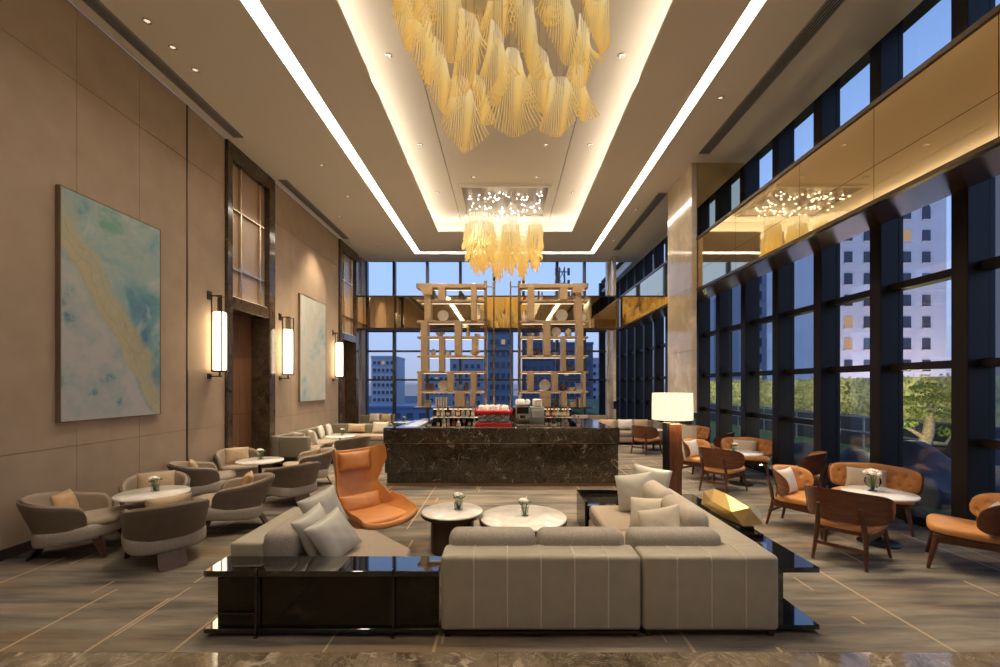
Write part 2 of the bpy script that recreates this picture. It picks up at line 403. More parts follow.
# pier at the far left, beside the far windows
bm = BM(); box(bm, XL-.2, XL+.04, YB-.6, YB+.2, 0, ZC); struct('pillar_1', bm, mat('grey_pier', (.30,.27,.26), .5))

# ceiling
bm = BM()
SO, SI = 3.30, 3.08          # outer cove slot
box(bm, XL, -SO, Y0, YB, ZC, ZC+.08); box(bm, SO-.04, 5.16, Y0, YB, ZC, ZC+.08); box(bm, 5.0, 5.16, YB, 22.7, ZC, ZC+.08); box(bm, -SO, SO-.04, 16.1, YB, ZC, ZC+.08)
ce = struct('ceiling', bm, M['ceiling'])
TI, TY = 2.10, 13.8
bm = BM()
def ringbox(bm, xo, xi, yo, yi, z0, z1):
    box(bm, -xo, -xi, Y0, yo, z0, z1); box(bm, xi, xo, Y0, yo, z0, z1); box(bm, -xi, xi, yi, yo, z0, z1)
ringbox(bm, SI, TI, 15.88, TY, ZC, ZC+.025)
struct('ceiling_ring', bm, M['ceiling'], ce)
bm = BM()   # tray sides and top in panels
ringbox(bm, 2.52, 2.48, TY+.42, TY+.38, ZC+.025, 7.2)
for xa, xb in ((-2.48, -1.42), (-1.40, 1.40), (1.42, 2.48)): box(bm, xa, xb, Y0, TY+.38, 7.15, 7.2)
struct('ceiling_tray', bm, M['ceiling'], ce)
bm = BM(); box(bm, XL, XR+.3, Y0, YB+.3, 7.21, 7.3); box(bm, 5.0, XR+.3, YB+.3, 22.9, 7.21, 7.3); struct('ceiling_backing', bm, M['ceiling_dark'], ce)
bm = BM(); box(bm, 5.16, 5.22, Y0, 22.7, ZC, 7.2); struct('ceiling_upstand', bm, M['ceiling'], ce)
bm = BM()   # outer slot: lit diffuser recessed in the gap
box(bm, -SO-.02, -SI+.02, Y0, 16.12, ZC+.10, ZC+.12); box(bm, SI-.02, SO-.02, Y0, 16.12, ZC+.10, ZC+.12); box(bm, -SI, SI, 15.86, 16.12, ZC+.10, ZC+.12)
struct('ceiling_slot_light', bm, M['led'], ce)
bm = BM()   # inner cove: strip lying on the ring's lip, shining up into the tray
box(bm, -2.34, -2.26, Y0, TY+.2, ZC+.026, ZC+.04); box(bm, 2.26, 2.34, Y0, TY+.2, ZC+.026, ZC+.04); box(bm, -2.26, 2.26, TY+.16, TY+.24, ZC+.026, ZC+.04)
struct('ceiling_cove_light', bm, M['led_up'], ce)

# linear air vents
def vent(x, w, y0, y1, label):
    t = thing('air_vent', label, 'vent', (x, y0, ZC), 0, 'linear ceiling vents')
    L = y1-y0
    bm = BM(); box(bm, -w/2, w/2, 0, L, -.006, -.001); obj('backing', bm, M['vent_dark'], t)
    bm = BM()
    for s in (-1, 1): box(bm, s*w/2-.012, s*w/2+.012, -.012, L+.012, -.02, -.001)
    box(bm, -w/2, w/2, -.012, .006, -.02, -.001); box(bm, -w/2, w/2, L-.006, L+.012, -.02, -.001)
    obj('frame', bm, M['vent'], t, 0)
    bm = BM(); n = 5
    for i in range(1, n): box(bm, -w/2+i*w/n-.007, -w/2+i*w/n+.007, 0, L, -.018, -.004)
    obj('slat', bm, M['vent'], t, 0)
vent(-5.16, .17, 1.5, 8.5, 'long slotted ceiling vent above the big blue painting')
vent(-5.20, .17, 10.3, 14.4, 'slotted ceiling vent above the smaller pale painting')
vent(4.12, .20, 1.5, 9.1, 'long slotted ceiling vent above the gold mirror band, before the stone column')
vent(3.95, .20, 11.0, 15.6, 'slotted ceiling vent beyond the stone column')

# recessed downlights (with their beams)
SPOTS = []
def downlight(x, y, z, label, e=0, group=None, size=70):
    t = thing('downlight', label, 'downlight', (x, y, z), 0, group)
    bm = BM(); lathe(bm, [(.055, 0), (.055, -.008), (.040, -.012), (.032, -.002), (.032, 0)], 20); obj('trim_ring', bm, M['chrome'], t)
    bm = BM(); lathe(bm, [(.031, -.003), (.031, -.001)], 16); obj('lamp', bm, M['downlight_glow'], t)
    if e: SPOTS.append((x, y, z-.03, e, size))
tray_dl = [(-1.85, 7.0), (-1.85, 9.6), (-1.85, 12.0), (1.85, 7.0), (1.85, 9.6), (1.85, 12.0), (-1.9, 4.6), (1.9, 4.6), (-.9, 9.6), (.9, 9.6), (-.8, 11.1), (.8, 11.1)]
ordn = ['first', 'second', 'third', 'fourth', 'fifth', 'sixth', 'seventh', 'eighth', 'ninth', 'tenth', 'eleventh', 'twelfth', 'thirteenth', 'fourteenth', 'fifteenth', 'sixteenth']
for x, y in tray_dl:
    side = 'on the painting side' if x < -1.5 else ('on the window side' if x > 1.5 else 'in the middle')
    downlight(x, y, 7.15, 'downlight in the ceiling tray, %s, %s from the far cove' % (side, {7.0:'seven metres', 9.6:'four metres', 12.0:'two metres', 4.6:'nine metres', 11.1:'three metres'}[y]) + ('' if abs(x) > 1.5 else (', painting half' if x < 0 else ', window half')), 130 if abs(x) > 1.5 else 150, size=75)
for i, (x, y) in enumerate([(-4.72, 5.8), (-4.72, 6.25), (-4.72, 6.7)]):
    downlight(x, y, ZC, 'chrome downlight of the close trio above the big painting, %s going into the room' % ordn[i], 0)
for i, (x, y) in enumerate([(-4.0, 9.6), (-4.0, 11.2), (-4.7, 12.5), (-4.4, 15.2)]):
    downlight(x, y, ZC, 'single chrome downlight over the lounge along the painted wall, %s past the first doorway' % ordn[i], 190, size=75)
for i, (x, y) in enumerate([(3.6, 4.9), (3.6, 7.35), (3.57, 12.0), (3.6, 14.6)]):
    downlight(x, y, ZC, 'single chrome downlight between bright slot and window-side vent, %s from the front' % ordn[i], 170, size=75)

# right side: stone column, mirror band, soffit
bm = BM()
for z0, z1 in ((0, 1.0), (1.3, 2.65), (2.65, 4.0), (4.0, 5.35), (5.35, ZC)): box(bm, 4.03, 4.14, 9.5, 10.9, z0+.002, z1-.002)
struct('column_1', bm, M['column_stone'])
bm = BM()
for z0, z1 in ((0, 1.0), (1.3, 2.65), (2.65, 4.0), (4.0, 5.35), (5.35, ZC)): box(bm, 4.03, 4.14, 16.4, YB, z0+.002, z1-.002)
box(bm, 3.95, 4.2, YB-.2, YB+.1, 0, ZC)
struct('column_2', bm, M['column_stone'])
bm = BM(); box(bm, 4.15, 5.16, 9.5, 9.54, 5.08, ZC); struct('trim_2', bm, M['gold_mirror'])
XB = 4.15; ZB0, ZB1 = 3.93, 5.05
def band_y(name, ys, parent=None):
    bm = BM(); zm = 4.36
    for i, (a, b) in enumerate(zip(ys, ys[1:])):
        box(bm, XB, XB+.03, a+.003, b-.003, ZB0+.05, zm-.003); box(bm, XB, XB+.03, a+.003, b-.003, zm+.003, ZB1-.02)
    return struct(name, bm, M['gold_mirror'], parent, 0)
b1 = band_y('trim_3', [Y0, -.5, 1.6, 3.7, 4.95, 6.2, 7.05, 7.92, 9.45])
bm = BM(); box(bm, XB+.031, XB+.06, Y0, 17.1, ZB0+.05, ZB1); struct('band_backing', bm, M['wall_dark'], b1)
bm = BM(); box(bm, XB-.02, XB+.10, Y0, 17.1, ZB1-.02, ZB1+.035); box(bm, XB-.015, XB+.05, Y0, 17.1, ZB0, ZB0+.05); struct('band_edge', bm, M['bronze_dark'], b1)
b2 = band_y('trim_4', [9.47, 10.4, 11.6, 12.8, 14.0, 15.2, 16.4, 17.1])
bm = BM()   # sloped polished bronze soffit under the band
ring_loft(bm, [[Vector((XB-.01, y, ZB0)), Vector((5.5, y, 4.24)), Vector((5.5, y, 4.32)), Vector((XB+.05, y, ZB0+.06))] for y in (Y0, 17.1)])
struct('trim_5', bm, M['bronze'])
bm = BM(); box(bm, XB+.06, 5.45, Y0, 17.1, ZB1-.1, ZB1-.04); struct('trim_6', bm, M['ceiling_dark'])

# right glazing
GX = 5.72
mys = [5.18+1.2*k for k in range(-6, 16)]
bm = BM(); box(bm, 5.60, GX+.2, Y0, 22.9, 0, .12, .006, 1); struct('trim_7', bm, M['dark_marble'])
for i, (a, b) in enumerate(zip(mys, mys[1:])):
    w = sempty('window_%d' % (i+1), (0, a, 0))
    bm = BM(); box(bm, 5.45, 5.78, 0, .2, .12 if True else 0, 7.2, .006, 1); struct('mullion', bm, M['mullion'], w)
    bm = BM(); box(bm, 5.70, 5.715, .2, 1.2, .12, 7.2); struct('pane', bm, M['pane'], w)
    zr = [2.16, 3.31, 5.0, 6.1]
    if a < 4.9 or a > 7.4: zr.append(1.22)
    for z in zr:
        bm = BM(); box(bm, 5.58, 5.77, .2, 1.2, z-.05, z+.05, .004, 1); struct('rail', bm, M['mullion'], w)

# far glazing
mx = [XL+.04, XL+.75] + [XL+.75+1.29*k for k in range(1, 7)] + [3.6, 4.05]
mx = [XL+.04, -4.32, -3.03, -1.74, -.43, .72, 2.03, 3.1, 4.05]
n = len(mys)
for i, (a, b) in enumerate(zip(mx, mx[1:])):
    w = sempty('window_%d' % (n+i), (a, YB, 0))
    L = b-a
    bm = BM(); box(bm, -.05, .05, -.12, .12, .1, ZC, .005, 1); struct('mullion', bm, M['mullion_back'], w)
    bm = BM(); box(bm, .05, L-.05, .02, .035, .1, ZC); struct('pane', bm, M['pane_back'], w)
    for z in (2.1, 3.22, 4.0, 5.3):
        bm = BM(); box(bm, .05, L-.05, -.05, .07, z-.035, z+.035, .004, 1); struct('rail', bm, M['mullion_back'], w)
bm = BM(); box(bm, XL, XR, YB-.15, YB+.2, 0, .1); struct('trim_8', bm, M['dark_marble'])
bm = BM()   # far mirror band, across the window wall
xs = [XL+.04, -4.9, -4.75, -4.3, -4.0, -2.75, -2.6, -1.3, 0, 1.3, 2.6, 3.4, 4.03]
for a, b in zip(xs, xs[1:]): box(bm, a+.004, b-.004, 16.0, 16.03, ZB0+.05, ZB1+.05)
b3 = struct('trim_9', bm, M['gold_mirror'], None, 0)
bm = BM(); box(bm, XL+.04, 4.03, 16.031, 16.3, ZB0, ZB1+.1); box(bm, XL+.04, 4.03, 15.98, 16.3, ZB0, ZB0+.045); box(bm, XL+.04, 4.03, 15.98, 16.3, ZB1+.055, ZB1+.1)
struct('band_edge', bm, M['bronze_dark'], b3)
# right wall beyond the last window bay
bm = BM(); box(bm, 5.0, XR+.3, 23.3, 23.5, 0, ZC+.6); struct('wall_far', bm, M['mullion'])
bm = BM(); box(bm, 4.99, 5.01, YB+.12, 23.3, 0, ZC+.08); struct('window_60', bm, M['pane_back'])

# ------------------------------------------------------------------ paintings
def canvas(label, y0, y1, z0, z1, m):
    t = thing('painting', label, 'painting', (XL+.002, y0, z0), PI/2)
    w, h = y1-y0, z1-z0
    bm = BM(); box(bm, .012, w-.012, -.055, -.001, .012, h-.012); obj('canvas', bm, m, t, 0)
    bm = BM()
    box(bm, 0, .012, -.06, 0, 0, h); box(bm, w-.012, w, -.06, 0, 0, h); box(bm, .012, w-.012, -.06, 0, 0, .012); box(bm, .012, w-.012, -.06, 0, h-.012, h)
    obj('frame', bm, M['frame_wood'], t, 0)
M['frame_wood'] = mat('thin_bronze_frame', (.22,.15,.09), .4, .3)
P1 = painting('teal_wash', 3.1, [(.38, (.06,.19,.31)), (.455, (.13,.30,.37)), (.52, (.26,.41,.42)), (.60, (.37,.45,.43)), (.68, (.18,.37,.30))], (.84, .74, 1.05), .16, 1.56, 2.89, .13)
P2 = painting('pale_wash', 9.4, [(.36, (.16,.34,.40)), (.43, (.42,.52,.51)), (.52, (.60,.58,.52)), (.62, (.52,.54,.48)), (.7, (.66,.62,.54))], None, .15, 1.67, 2.87)
canvas('large abstract canvas in teal and blue with a gold rocky ridge running down it', 5.33, 6.89, 1.44, 4.33, P1)
canvas('smaller looking pale abstract canvas in cream and aqua, past the first doorway', 11.58, 13.25, 1.45, 4.32, P2)

# ------------------------------------------------------------------ wall sconces
def make_sconce():
    t = thing('wall_sconce', '', 'sconce')
    bm = BM(); box(bm, 0, .02, -.06, .06, 1.30, 1.46, .004, 1); obj('wall_plate', bm, M['bronze_dark'], t); bm = BM(); box(bm, 0, .02, -.05, .05, -.16, -.06, .004, 1); obj('wall_plate', bm, M['bronze_dark'], t)
    bm = BM()
    box(bm, .015, .24, -.012, .012, 1.36, 1.385); box(bm, .015, .24, -.012, .012, -.12, -.10)
    tube(bm, [(.20, 0, 1.37), (.20, 0, 1.05)], .018); tube(bm, [(.20, 0, -.11), (.20, 0, .01)], .018)
    obj('arm', bm, M['bronze_dark'], t)
    bm = BM()
    for k in range(4):
        a = PI/4 + k*PI/2
        tube(bm, [(.20+.128*math.cos(a), .128*math.sin(a), -.02), (.20+.128*math.cos(a), .128*math.sin(a), 1.36)], .012, 6)
    lathe(bm, [(.135, -.03), (.135, 0), (.06, 0), (.06, -.03)], 20, .20, 0, 0); 
    for k in range(4):
        a = PI/4 + k*PI/2; tube(bm, [(.20, 0, 1.355), (.20+.128*math.cos(a), .128*math.sin(a), 1.355)], .008, 6)
    obj('cage', bm, M['bronze_dark'], t)
    bm = BM(); lathe(bm, [(.08, 0), (.103, .01), (.106, .5), (.103, 1.06), (.08, 1.07)], 24, .20, 0, 0); obj('glass_tube', bm, M['sconce_glass'], t)
    return t
s0 = make_sconce(); s0.location = (XL, 8.1, 2.17)
s0['label'] = 'lit glass tube sconce between the big painting and the first doorway'; s0['group'] = 'wall sconces'
dup(s0, (XL, 10.65, 2.17), 0, 'lit glass tube sconce between the first doorway and the pale painting', 'wall sconces')
dup(s0, (XL, 13.95, 2.17), 0, 'lit glass tube sconce between the pale painting and the far doorway', 'wall sconces')

# ------------------------------------------------------------------ chandeliers
def glass_rod_mat():
    # amber glass rods, frosted white towards their tops (a colour kept along each rod)
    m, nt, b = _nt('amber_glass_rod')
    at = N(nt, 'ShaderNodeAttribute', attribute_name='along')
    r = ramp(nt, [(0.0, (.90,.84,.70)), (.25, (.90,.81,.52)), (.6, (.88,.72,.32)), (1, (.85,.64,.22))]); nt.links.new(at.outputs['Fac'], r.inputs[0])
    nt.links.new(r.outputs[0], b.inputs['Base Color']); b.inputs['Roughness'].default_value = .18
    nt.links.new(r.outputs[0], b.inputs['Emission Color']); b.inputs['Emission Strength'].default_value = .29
    out = nt.nodes['Material Output']
    tl = N(nt, 'ShaderNodeBsdfTranslucent'); nt.links.new(r.outputs[0], tl.inputs[0]); mx = N(nt, 'ShaderNodeMixShader'); mx.inputs[0].default_value = .4
    nt.links.new(b.outputs[0], mx.inputs[1]); nt.links.new(tl.outputs[0], mx.inputs[2]); nt.links.new(mx.outputs[0], out.inputs[0])
    return m
M['rod'] = glass_rod_mat()
M['rod_top'] = emis('frosted_rod', (1,.90,.70), .55, (.85,.78,.62))
M['crystal'] = emis('crystal_bulb', (1,.93,.8), 12)
M['wire'] = mat('steel_wire', (.5,.48,.45), .3, 1)
def rodtube(bm, pts, r, a0=0.0, a1=1.0):
    n = 4; rings = []
    for i, p in enumerate(pts):
        rr = r*(.75 if i == 0 else 1)
        rings.append([Vector(p) + Vector((rr*math.cos(PI/4+2*PI*k/n), rr*math.sin(PI/4+2*PI*k/n), 0)) for k in range(n)])
    lay = bm.verts.layers.float.get('along') or bm.verts.layers.float.new('along')
    vs = ring_loft(bm, rings)
    for i, ring in enumerate(vs):
        for v in ring: v[lay] = a0 + (a1-a0)*i/(len(vs)-1)
def fan(parent, x, y, ztop, L, yaw, wt, wb, slope, n, r=.013, skew=0., arc=.32, belly=.06):
    """a feather of hanging glass rods: tops along a sloping line, feet along an arc"""
    bm = BM(); ca, sa = math.cos(yaw), math.sin(yaw)
    for j in range(n):
        t = -1 + 2*j/(n-1)
        zt = ztop - slope*(t+1)*.5*L - .10*L*t*t
        zb = ztop - L*(1 - arc*abs(t)**1.7) - skew*t*L
        zb = min(zb, zt-.18*L)
        pts = []
        for k in range(6):
            s = k/5; e = s**1.8
            u = t*(wt + (wb-wt)*e) + .02*math.sin(5*t+3*s)
            d = belly*math.sin(PI*s)*math.cos(1.2*t) + .07*t*t*e
            pts.append((x + ca*u - sa*d, y + sa*u + ca*d, zt + (zb-zt)*s))
        rodtube(bm, pts, r)
    return obj('glass_fan', bm, M['rod'], parent, 60)
big = thing('chandelier', 'huge chandelier of amber glass feather fans hanging over the sofas', 'chandelier', (0, 0, 0))
bm = BM(); box(bm, -1.5, 1.5, 4.2, 7.2, 7.10, 7.149); obj('canopy', bm, M['ceiling'], big)
rr = random.Random(21)
# (pixel x, pixel y of the fan's foot, depth, length, half width at foot, slope, skew)
FANS = [(462,153,5.5,.95,.27,.20,.12),(513,138,5.6,1.05,.40,.05,.0),(560,137,5.8,.75,.24,.1,-.10),(543,112,6.0,.9,.26,.3,-.15),
        (440,112,5.6,.95,.24,.3,.25),(480,122,6.1,.75,.17,.5,.35),(425,82,5.7,1.0,.26,.2,.25),(498,105,5.3,1.0,.24,.3,-.2),(580,120,6.2,.85,.22,.35,.25),
        (600,54,5.4,.95,.16,.15,.10),(448,62,5.3,1.1,.30,.1,.10),(405,48,5.8,.95,.22,.35,.3),(585,85,5.9,.95,.22,.4,-.25),(528,70,5.1,1.0,.22,.35,.3),
        (470,88,5.4,1.0,.26,.35,-.3),(560,60,5.2,1.0,.24,.4,.35),(415,18,5.4,.9,.24,.3,.3),(500,45,5.9,1.0,.30,.2,-.2),(545,25,6.0,.9,.26,.3,.25),
        (470,30,6.1,.9,.28,.2,.1),(590,15,5.9,.9,.24,.4,.2),(430,30,6.3,1.0,.26,.3,-.2),(520,10,6.4,1.0,.30,.3,.2),(570,-5,5.5,.9,.24,.2,-.2),(450,5,5.7,.9,.24,.2,.2),
        (395,10,5.1,.9,.2,.4,.3),(485,0,5.0,.8,.26,.2,0),(540,-30,5.0,.8,.26,.2,.2),(410,-40,5.0,.8,.26,.2,.2)]
for (px, py, Y, L, wb, sl, sk) in FANS:
    x = (px-VX)/F*Y; zb = H + (VY-py)/F*Y
    fan(big, x, Y, zb+L*1.12, L*1.12, rr.uniform(-.45, .45), .08+rr.random()*.10, wb*1.14, sl, int(13+wb*34), .0095, sk)
    bm = BM()
    for q in (-.05, .05): tube(bm, [(x+q, Y, zb+L*.75), (x+q, Y, 7.11)], .004, 5)
    obj('wire', bm, M['wire'], big)
sm = thing('chandelier', 'smaller chandelier of shaggy amber glass skirts under a plate of bright crystals, above the bar', 'chandelier', (0, 12.5, 0))
bm = BM(); box(bm, -1.15, 1.15, -.95, 1.0, 7.10, 7.149, .01, 1); obj('canopy', bm, mat('canopy_metal', (.36,.29,.22), .35, .6), sm)
bm = BM()
for a in ((-1.22, 1.22, -1.02, -.951), (-1.22, 1.22, 1.001, 1.07), (-1.22, -1.151, -.9505, 1.0005), (1.151, 1.22, -.9505, 1.0005)): box(bm, *a, 7.08, 7.149)
obj('canopy_frame', bm, M['ceiling'], sm)
def skirt(cx, cy, r, zt, zb):
    bm = BM()
    for j in range(int(84*r/.35)):
        a = 2*PI*j/int(84*r/.35); q = rr.uniform(.9, 1.05)
        rodtube(bm, [(cx+r*q*math.cos(a), cy+r*q*math.sin(a), zt), (cx+r*q*1.02*math.cos(a), cy+r*q*1.02*math.sin(a), zt-.22)], .013)
    obj('frosted_collar', bm, M['rod_top'], sm)
    bm = BM()
    tiers = [(1.0, .14, .62), (1.05, .48, .92), (.88, .8, 1.2), (.6, 1.0, 1.45), (.33, 1.15, 1.6)]
    tot = 1.6
    for f, s0_, s1_ in tiers:
        k = int(88*f*r/.35)
        for j in range(k):
            a = 2*PI*j/k + rr.uniform(-.04, .04); jit = rr.uniform(-.12, .1)
            z0 = zt-(s0_)/tot*(zt-zb); z1 = zt-(s1_+jit)/tot*(zt-zb); z1 = max(z1, zb-.1)
            r0 = r*f*.95; r1 = r*f*rr.uniform(1.0, 1.20)
            mid = (r0+r1)/2*.97
            rodtube(bm, [(cx+r0*math.cos(a), cy+r0*math.sin(a), z0), (cx+mid*math.cos(a), cy+mid*math.sin(a), (z0*.4+z1*.6)), (cx+r1*math.cos(a), cy+r1*math.sin(a), z1)], .012, s0_/tot, min(1, s1_/tot))
    obj('glass_skirt', bm, M['rod'], sm)
for cx, cy, r, zt, zb in ((-.70, -.3, .40, 6.55, 5.02), (.16, -.25, .24, 6.55, 4.98), (.84, -.25, .20, 6.55, 5.10), (-.20, .45, .22, 6.45, 5.0), (.50, .5, .20, 6.45, 5.05)): skirt(cx, cy, r, zt, zb)
bm = BM(); ico(bm, (0,0,0), .0145, 1); b0 = obj('crystal_bulb', bm, M['crystal'], sm)
bm = BM()
for k in range(84):
    x, y, z = rr.uniform(-1.05, 1.05), rr.uniform(-.85, .9), rr.uniform(6.93, 7.075)
    o = b0 if k == 0 else b0.copy()
    if k: col.objects.link(o); o.parent = sm
    o.location = (x, y, z); tube(bm, [(x, y, z+.02), (x, y, 7.11)], .0022, 4)
obj('wire', bm, M['wire'], sm)

# ------------------------------------------------------------------ soft goods
def pillow_bm(w, h, t, nu=16):
    bm = BM()
    def f(u, v, s):
        a, b = 2*u-1, 2*v-1
        ex = 1-.07*(1-b*b)*1.0; ey = 1-.07*(1-a*a)
        x = a*w/2*(1-.06*(1-abs(b)**2)); y = b*h/2*(1-.06*(1-abs(a)**2))
        k = max(0, (1-abs(a)**2.6)*(1-abs(b)**2.6))**.55
        wr = .05*math.sin(9*a+4*b)*math.sin(5*b-2*a)*k
        z = t/2*(k*(1+wr)) + .004
        return Vector((x, y, z if s else -z))
    patch(bm, f, nu, nu); return bm
def pillow(name, m, w, h, t, loc, rot, label, group=None, cat='cushion', face=None):
    """face = heading (radians) its broad face looks to, tilt = lean back"""
    o = obj(name, pillow_bm(w, h, t), m, None, 180)
    if face is not None:
        yaw, tilt, roll = face
        R = Matrix.Rotation(yaw, 3, 'Z') @ Matrix.Rotation(PI/2-tilt, 3, 'Y') @ Matrix.Rotation(PI/2+roll, 3, 'Z')
        o.rotation_euler = R.to_euler()
    else: o.rotation_euler = rot
    o.location = loc
    return tag(o, label, cat, group)

# ------------------------------------------------------------------ barrel armchairs (facing +X)
def make_barrel():
    t = thing('barrel_armchair', '', 'armchair')
    tl = lambda x: .09*x
    k = 40
    bm = BM(); rings = []
    for sc_, z in ((.90, .19), (.97, .20), (1.0, .235), (1.0, .30), (.985, .345), (.93, .36)):
        rings.append([Vector((x*sc_ + .02, y*sc_, z + tl(x))) for x, y in superell(.36, .358, 3.2, k)])
    ring_loft(bm, rings); obj('seat_base', bm, M['boucle'], t, 60)
    bm = BM(); rings = []
    for sc_, z in ((.93, .33), (.99, .345), (1.0, .375), (.97, .405), (.85, .42), (.5, .428)):
        rings.append([Vector((x*sc_ + .10, y*sc_, z + tl(x))) for x, y in superell(.34, .31, 3.6, k)])
    ring_loft(bm, rings); obj('seat_cushion', bm, M['lining'], t, 60)
    def shellf(d0, d1, dz, span=118):
        def f(u, v, s):
            tt = 2*u-1; tt = math.copysign(1-(1-abs(tt))**1.35, tt)
            a = math.radians(180 + span*tt); at = abs(tt)
            top = .70 - .17*(at**1.8) + dz
            zb = .335
            if at > .86: top = zb + (top-zb)*max(0.0, 1-((at-.86)/.14)**3)**(1/3) + .0015
            h = (top-zb)*v
            fl = 1 + .16*(h/.36)*(1-.45*at)
            d = d0 if s == 0 else d1
            rim = 1.0
            if v > .9: rim = 1-((v-.9)/.1)**2
            mid = (d0+d1)/2; d = mid + (d-mid)*max(.25, rim**.5)
            ca, sa = math.cos(a), math.sin(a)
            rx = (.335-d)*fl; ry = (.342-d)*fl
            p = 2/2.6
            x = rx*math.copysign(abs(ca)**p, ca); y = ry*math.copysign(abs(sa)**p, sa)
            return Vector((x - .10*(h/.36)*(1-at)**.7, y, zb + h + tl(x)))
        return f
    bm = BM(); patch(bm, shellf(-.012, .018, 0), 56, 12); obj('shell', bm, M['taupe'], t, 60)
    bm = BM(); patch(bm, shellf(.014, .055, .014), 56, 12); obj('lining', bm, M['lining'], t, 60)
    for s in (-1, 1):
        bm = BM(); bar(bm, (.33, s*.29, 0), (.26, s*.27, .23), .035, .045, .085, .06); obj('leg', bm, M['espresso'], t, 0)
    bm = BM(); bar(bm, (-.40, 0, 0), (-.29, 0, .20), .022, .24, .022, .24); obj('rear_leg', bm, M['espresso'], t, 0)
    return t
BARREL = [
 ((-4.83, 5.00), 22, 'taupe barrel armchair standing side-on by the wall under the big teal painting'),
 ((-4.66, 5.87), -53, 'taupe barrel armchair with its seat facing us behind the marble table nearest the big painting'),
 ((-3.72, 4.82), 137, 'taupe barrel armchair seen from behind, in front of the marble table nearest the big painting'),
 ((-3.60, 5.83), 205, 'taupe barrel armchair in profile with bronze cushion, between the two nearest marble tables'),
 ((-4.98, 8.22), -50, 'taupe barrel armchair with tan cushion, in front of the first doorway'),
 ((-4.88, 7.15), 35, 'taupe barrel armchair half hidden by the wall, its dark back towards the first marble table'),
 ((-3.47, 7.13), 146, 'taupe barrel armchair seen from behind with pale pink band, before the second marble table'),
 ((-3.72, 8.33), 208, 'taupe barrel armchair holding a tan cushion, right behind the orange wing chair'),
 ((-3.75, 10.7), 150, 'taupe barrel armchair with its back to us at the far lounge sofa table'),
]
bar0 = make_barrel(); chairs = []
for i, ((x, y), a, lab) in enumerate(BARREL):
    c = bar0 if i == 0 else copy_tree(bar0)
    c.location = (x, y, 0); c.rotation_euler = (0, 0, math.radians(a)); tag(c, lab, 'armchair', 'taupe barrel armchairs'); chairs.append(c)
def at_chair(i, lx, ly):
    (x, y), a, _ = BARREL[i]; a = math.radians(a)
    return x + lx*math.cos(a) - ly*math.sin(a), y + lx*math.sin(a) + ly*math.cos(a), a
for i, ly, w, lab in ((0, .05, .42, 'bronze satin cushion in the side-on armchair under the big teal painting'), (1, 0, .46, 'tan cushion in the armchair facing us behind the first marble table'),
                      (2, 0, .44, 'tan cushion peeking over the back of the armchair in front of the first marble table'), (3, -.04, .40, 'bronze satin cushion in the profile armchair between the two marble tables'),
                      (4, 0, .44, 'tan cushion in the armchair before the first doorway'), (5, .0, .42, 'cushion peeking from the half hidden armchair by the wall'), (7, 0, .44, 'tan cushion in the armchair behind the orange wing chair')):
    x, y, a = at_chair(i, -.15, ly)
    pillow('cushion', M['gold_satin'] if i in (0, 3) else M['tan_pillow'], w*.92, .29, .13, (x, y, {0: .55, 2: .58, 5: .555}.get(i, .575)), None, lab, 'cushions in the barrel armchairs', face=(a, .30, 0))

# ------------------------------------------------------------------ pedestal tables
def make_ped(r, h):
    t = thing('pedestal_table', '', 'table')
    bm = BM(); lathe(bm, [(r-.02, h-.03), (r, h-.024), (r+.002, h-.008), (r-.004, h)], 48); obj('table_top', bm, M['white_marble'], t, 60)
    bm = BM(); lathe(bm, [(.10, h-.055), (.12, h-.031)], 24); lathe(bm, [(.028, .03), (.028, h-.05)], 16); obj('column', bm, M['black_metal'], t, 60)
    bm = BM(); lathe(bm, [(.21, 0), (.21, .012), (.19, .022), (.04, .035)], 32); obj('foot', bm, M['black_metal'], t, 60)
    return t
TABLES = [((-4.24, 5.30), 'round white marble table nearest the big teal painting'), ((-4.22, 7.58), 'round white marble table before the first doorway'),
          ((-4.20, 11.2), 'round white marble table in front of the far wall sofa'), ((-4.22, 14.25), 'round white marble table beyond the wall sofa near the far windows'),
          ((4.50, 5.30), 'round white marble table with the big flower bowl by the windows'), ((4.54, 8.45), 'round white marble table between walnut chairs behind the gold sculpture'),
          ((4.35, 12.9), 'round marble table behind the floor lamp by the far pale sofa'), ((-3.55, 15.5), 'small round marble table against the far windows beside the bar')]
p0 = make_ped(.37, .61)
for i, ((x, y), lab) in enumerate(TABLES):
    c = p0 if i == 0 else copy_tree(p0)
    c.location = (x, y, 0); tag(c, lab, 'table', 'round marble pedestal tables')
